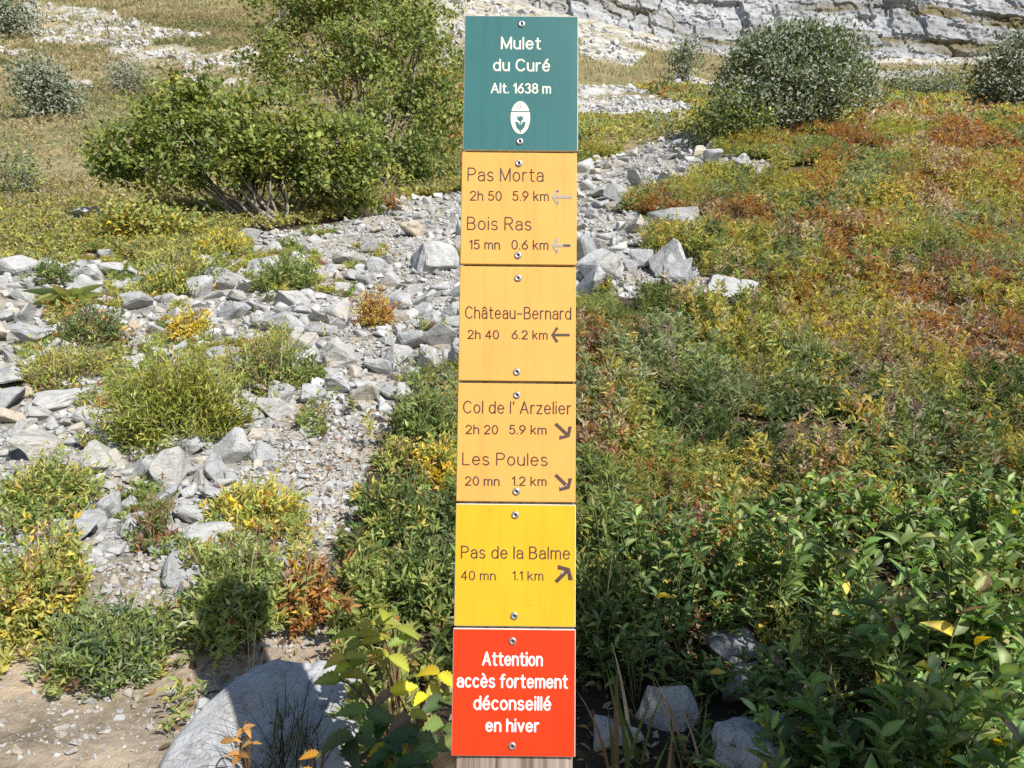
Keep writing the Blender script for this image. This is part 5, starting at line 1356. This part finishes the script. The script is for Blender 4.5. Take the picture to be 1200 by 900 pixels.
# brambles with serrated leaflets
def bramble(label, root_px, tips, leafL, pal, name='bramble', trif=3, mat=M_GLOSS):
    g = unproject(*root_px); root = empty(name, g); tag(root, label, 'bramble' if name == 'bramble' else 'plant')
    b = np.array(g); paths = []; Ps = []; Ds = []; Ns = []; LL = []
    for (X, Y, y) in tips:
        t_ = np.array(at(X, Y, y)); mid = (b + t_) / 2 + np.array([0, 0, 0.10]) + RNG.normal(0, 0.02, 3)
        t = np.linspace(0, 1, 8)[:, None]; pts = (1 - t) ** 2 * b + 2 * t * (1 - t) * mid + t * t * t_
        paths.append((pts, np.linspace(0.0035, 0.0015, 8)))
        az = RNG.uniform(0, 6.283)
        for q in range(trif):
            a = az + (q - (trif - 1) / 2) * (1.35 if trif == 3 else 6.283 / trif)
            Ps.append(t_); Ds.append(np.array([math.cos(a), math.sin(a) * 0.8 - 0.25, RNG.uniform(-0.45, 0.25)])); Ns.append(np.array([0.15, -0.55, 1.0]) + RNG.normal(0, 0.22, 3)); LL.append(leafL * RNG.uniform(0.8, 1.15) * (1.1 if q == trif // 2 else 0.9))
    V, F = tubes(paths, 6); arrays_obj('stems', V, F, M_STEM, root, origin=b, smooth=True)
    L = np.array(LL)
    for i in range(len(Ps)):
        V, F, k = leaves(np.array([Ps[i]]), np.array([Ds[i]]), np.array([Ns[i]]), L[i:i + 1], L[i:i + 1] * RNG.uniform(0.5, 0.62), SERR, np.array([RNG.uniform(0.5, 1.4)]))
        arrays_obj('leaf', V, F, mat, root, col=veined(vary(pick(pal, 1), 0.12), k, SERR), origin=b, smooth=True)
bramble('bramble with dark serrated leaves at the foot of the red panel', (470, 925),
        [(430, 835, 1.35), (455, 850, 1.4), (490, 865, 1.33), (512, 880, 1.3), (520, 850, 1.42), (470, 885, 1.28), (415, 868, 1.32), (500, 895, 1.25), (450, 905, 1.25), (520, 820, 1.5)],
        0.062, [(4, (0.075, 0.12, 0.035)), (2, (0.05, 0.085, 0.03)), (2, (0.15, 0.19, 0.05))])
bramble('plant with large yellow green drooping leaves left of the red panel', (468, 905),
        [(425, 755, 1.5), (445, 745, 1.55), (455, 718, 1.58), (476, 748, 1.6), (418, 745, 1.5), (404, 772, 1.45), (440, 732, 1.55), (455, 770, 1.5), (410, 782, 1.45), (446, 775, 1.48), (466, 736, 1.6), (398, 796, 1.42)],
        0.048, [(3, (0.24, 0.27, 0.05)), (2, (0.32, 0.30, 0.05)), (1, (0.16, 0.20, 0.045))], name='broadleaf_plant', trif=2, mat=M_LEAF)
bramble('plant with yellow autumn leaves beside the bramble', (490, 900),
        [(458, 812, 1.42), (500, 815, 1.5), (515, 790, 1.5), (480, 840, 1.35), (455, 875, 1.3)],
        0.045, [(4, (0.55, 0.42, 0.03)), (2, (0.30, 0.30, 0.05)), (1, BR)], name='broadleaf_plant', trif=2, mat=M_LEAF)
bramble('orange leaved sprig in front of the boulder', (292, 925),
        [(272, 868, 1.42), (285, 855, 1.45), (296, 872, 1.42), (280, 885, 1.38)], 0.024, [(3, (0.36, 0.20, 0.06)), (2, (0.28, 0.15, 0.05))], name='broadleaf_plant', trif=3, mat=M_LEAF)
bramble('single orange leaf plant at the bottom edge right of the boulder', (370, 930), [(374, 884, 1.3), (352, 903, 1.3)], 0.03, [(1, (0.45, 0.22, 0.03))], name='broadleaf_plant', trif=1, mat=M_LEAF)

# unseen tree behind the camera; crown placed and sized to shade the right foreground
def shade_tree():
    bx, by = 2.0, -0.3
    b = Vector((bx, by, float(H(bx, by))))
    root = empty('shade_tree', b); tag(root, 'unseen leafy tree behind the viewer shading the right foreground', 'tree')
    cen = np.array([1.69, -0.20, 2.68])
    n = 120
    K = cen + nrm(RNG.standard_normal((n, 3))) * (RNG.uniform(0.2, 1, (n, 1)) ** 0.6) * np.array([0.34, 0.36, 0.34])
    paths = [(np.array([b[:], [bx + 0.02, by - 0.02, 1.0], [bx - 0.05, by + 0.05, 2.2], cen + [0, 0, 0.4]]), np.array([0.09, 0.07, 0.05, 0.02]))]
    for k in range(0, n, 3):
        a = np.array([bx - 0.04, by + 0.04, 1.9 + 0.8 * RNG.random()]); paths.append((np.array([a, (a + K[k]) / 2 + [0, 0, 0.08], K[k]]), np.array([0.018, 0.01, 0.004])))
    V, F = tubes(paths, 6); arrays_obj('trunk', V, F, M_BARK, root, origin=np.array(b), smooth=True)
    per = 13; m = n * per
    P = np.repeat(K, per, 0) + RNG.standard_normal((m, 3)) * 0.085
    L = 0.07 * RNG.uniform(0.7, 1.2, m)
    V, F, k = leaves(P, RNG.standard_normal((m, 3)), RNG.standard_normal((m, 3)) + [0, 0, 1], L, L * 0.6, LO)
    arrays_obj('crown', V, F, M_LEAF, root, col=np.repeat(vary(pick(SHG, m), 0.2), k, 0), origin=np.array(b))
shade_tree()
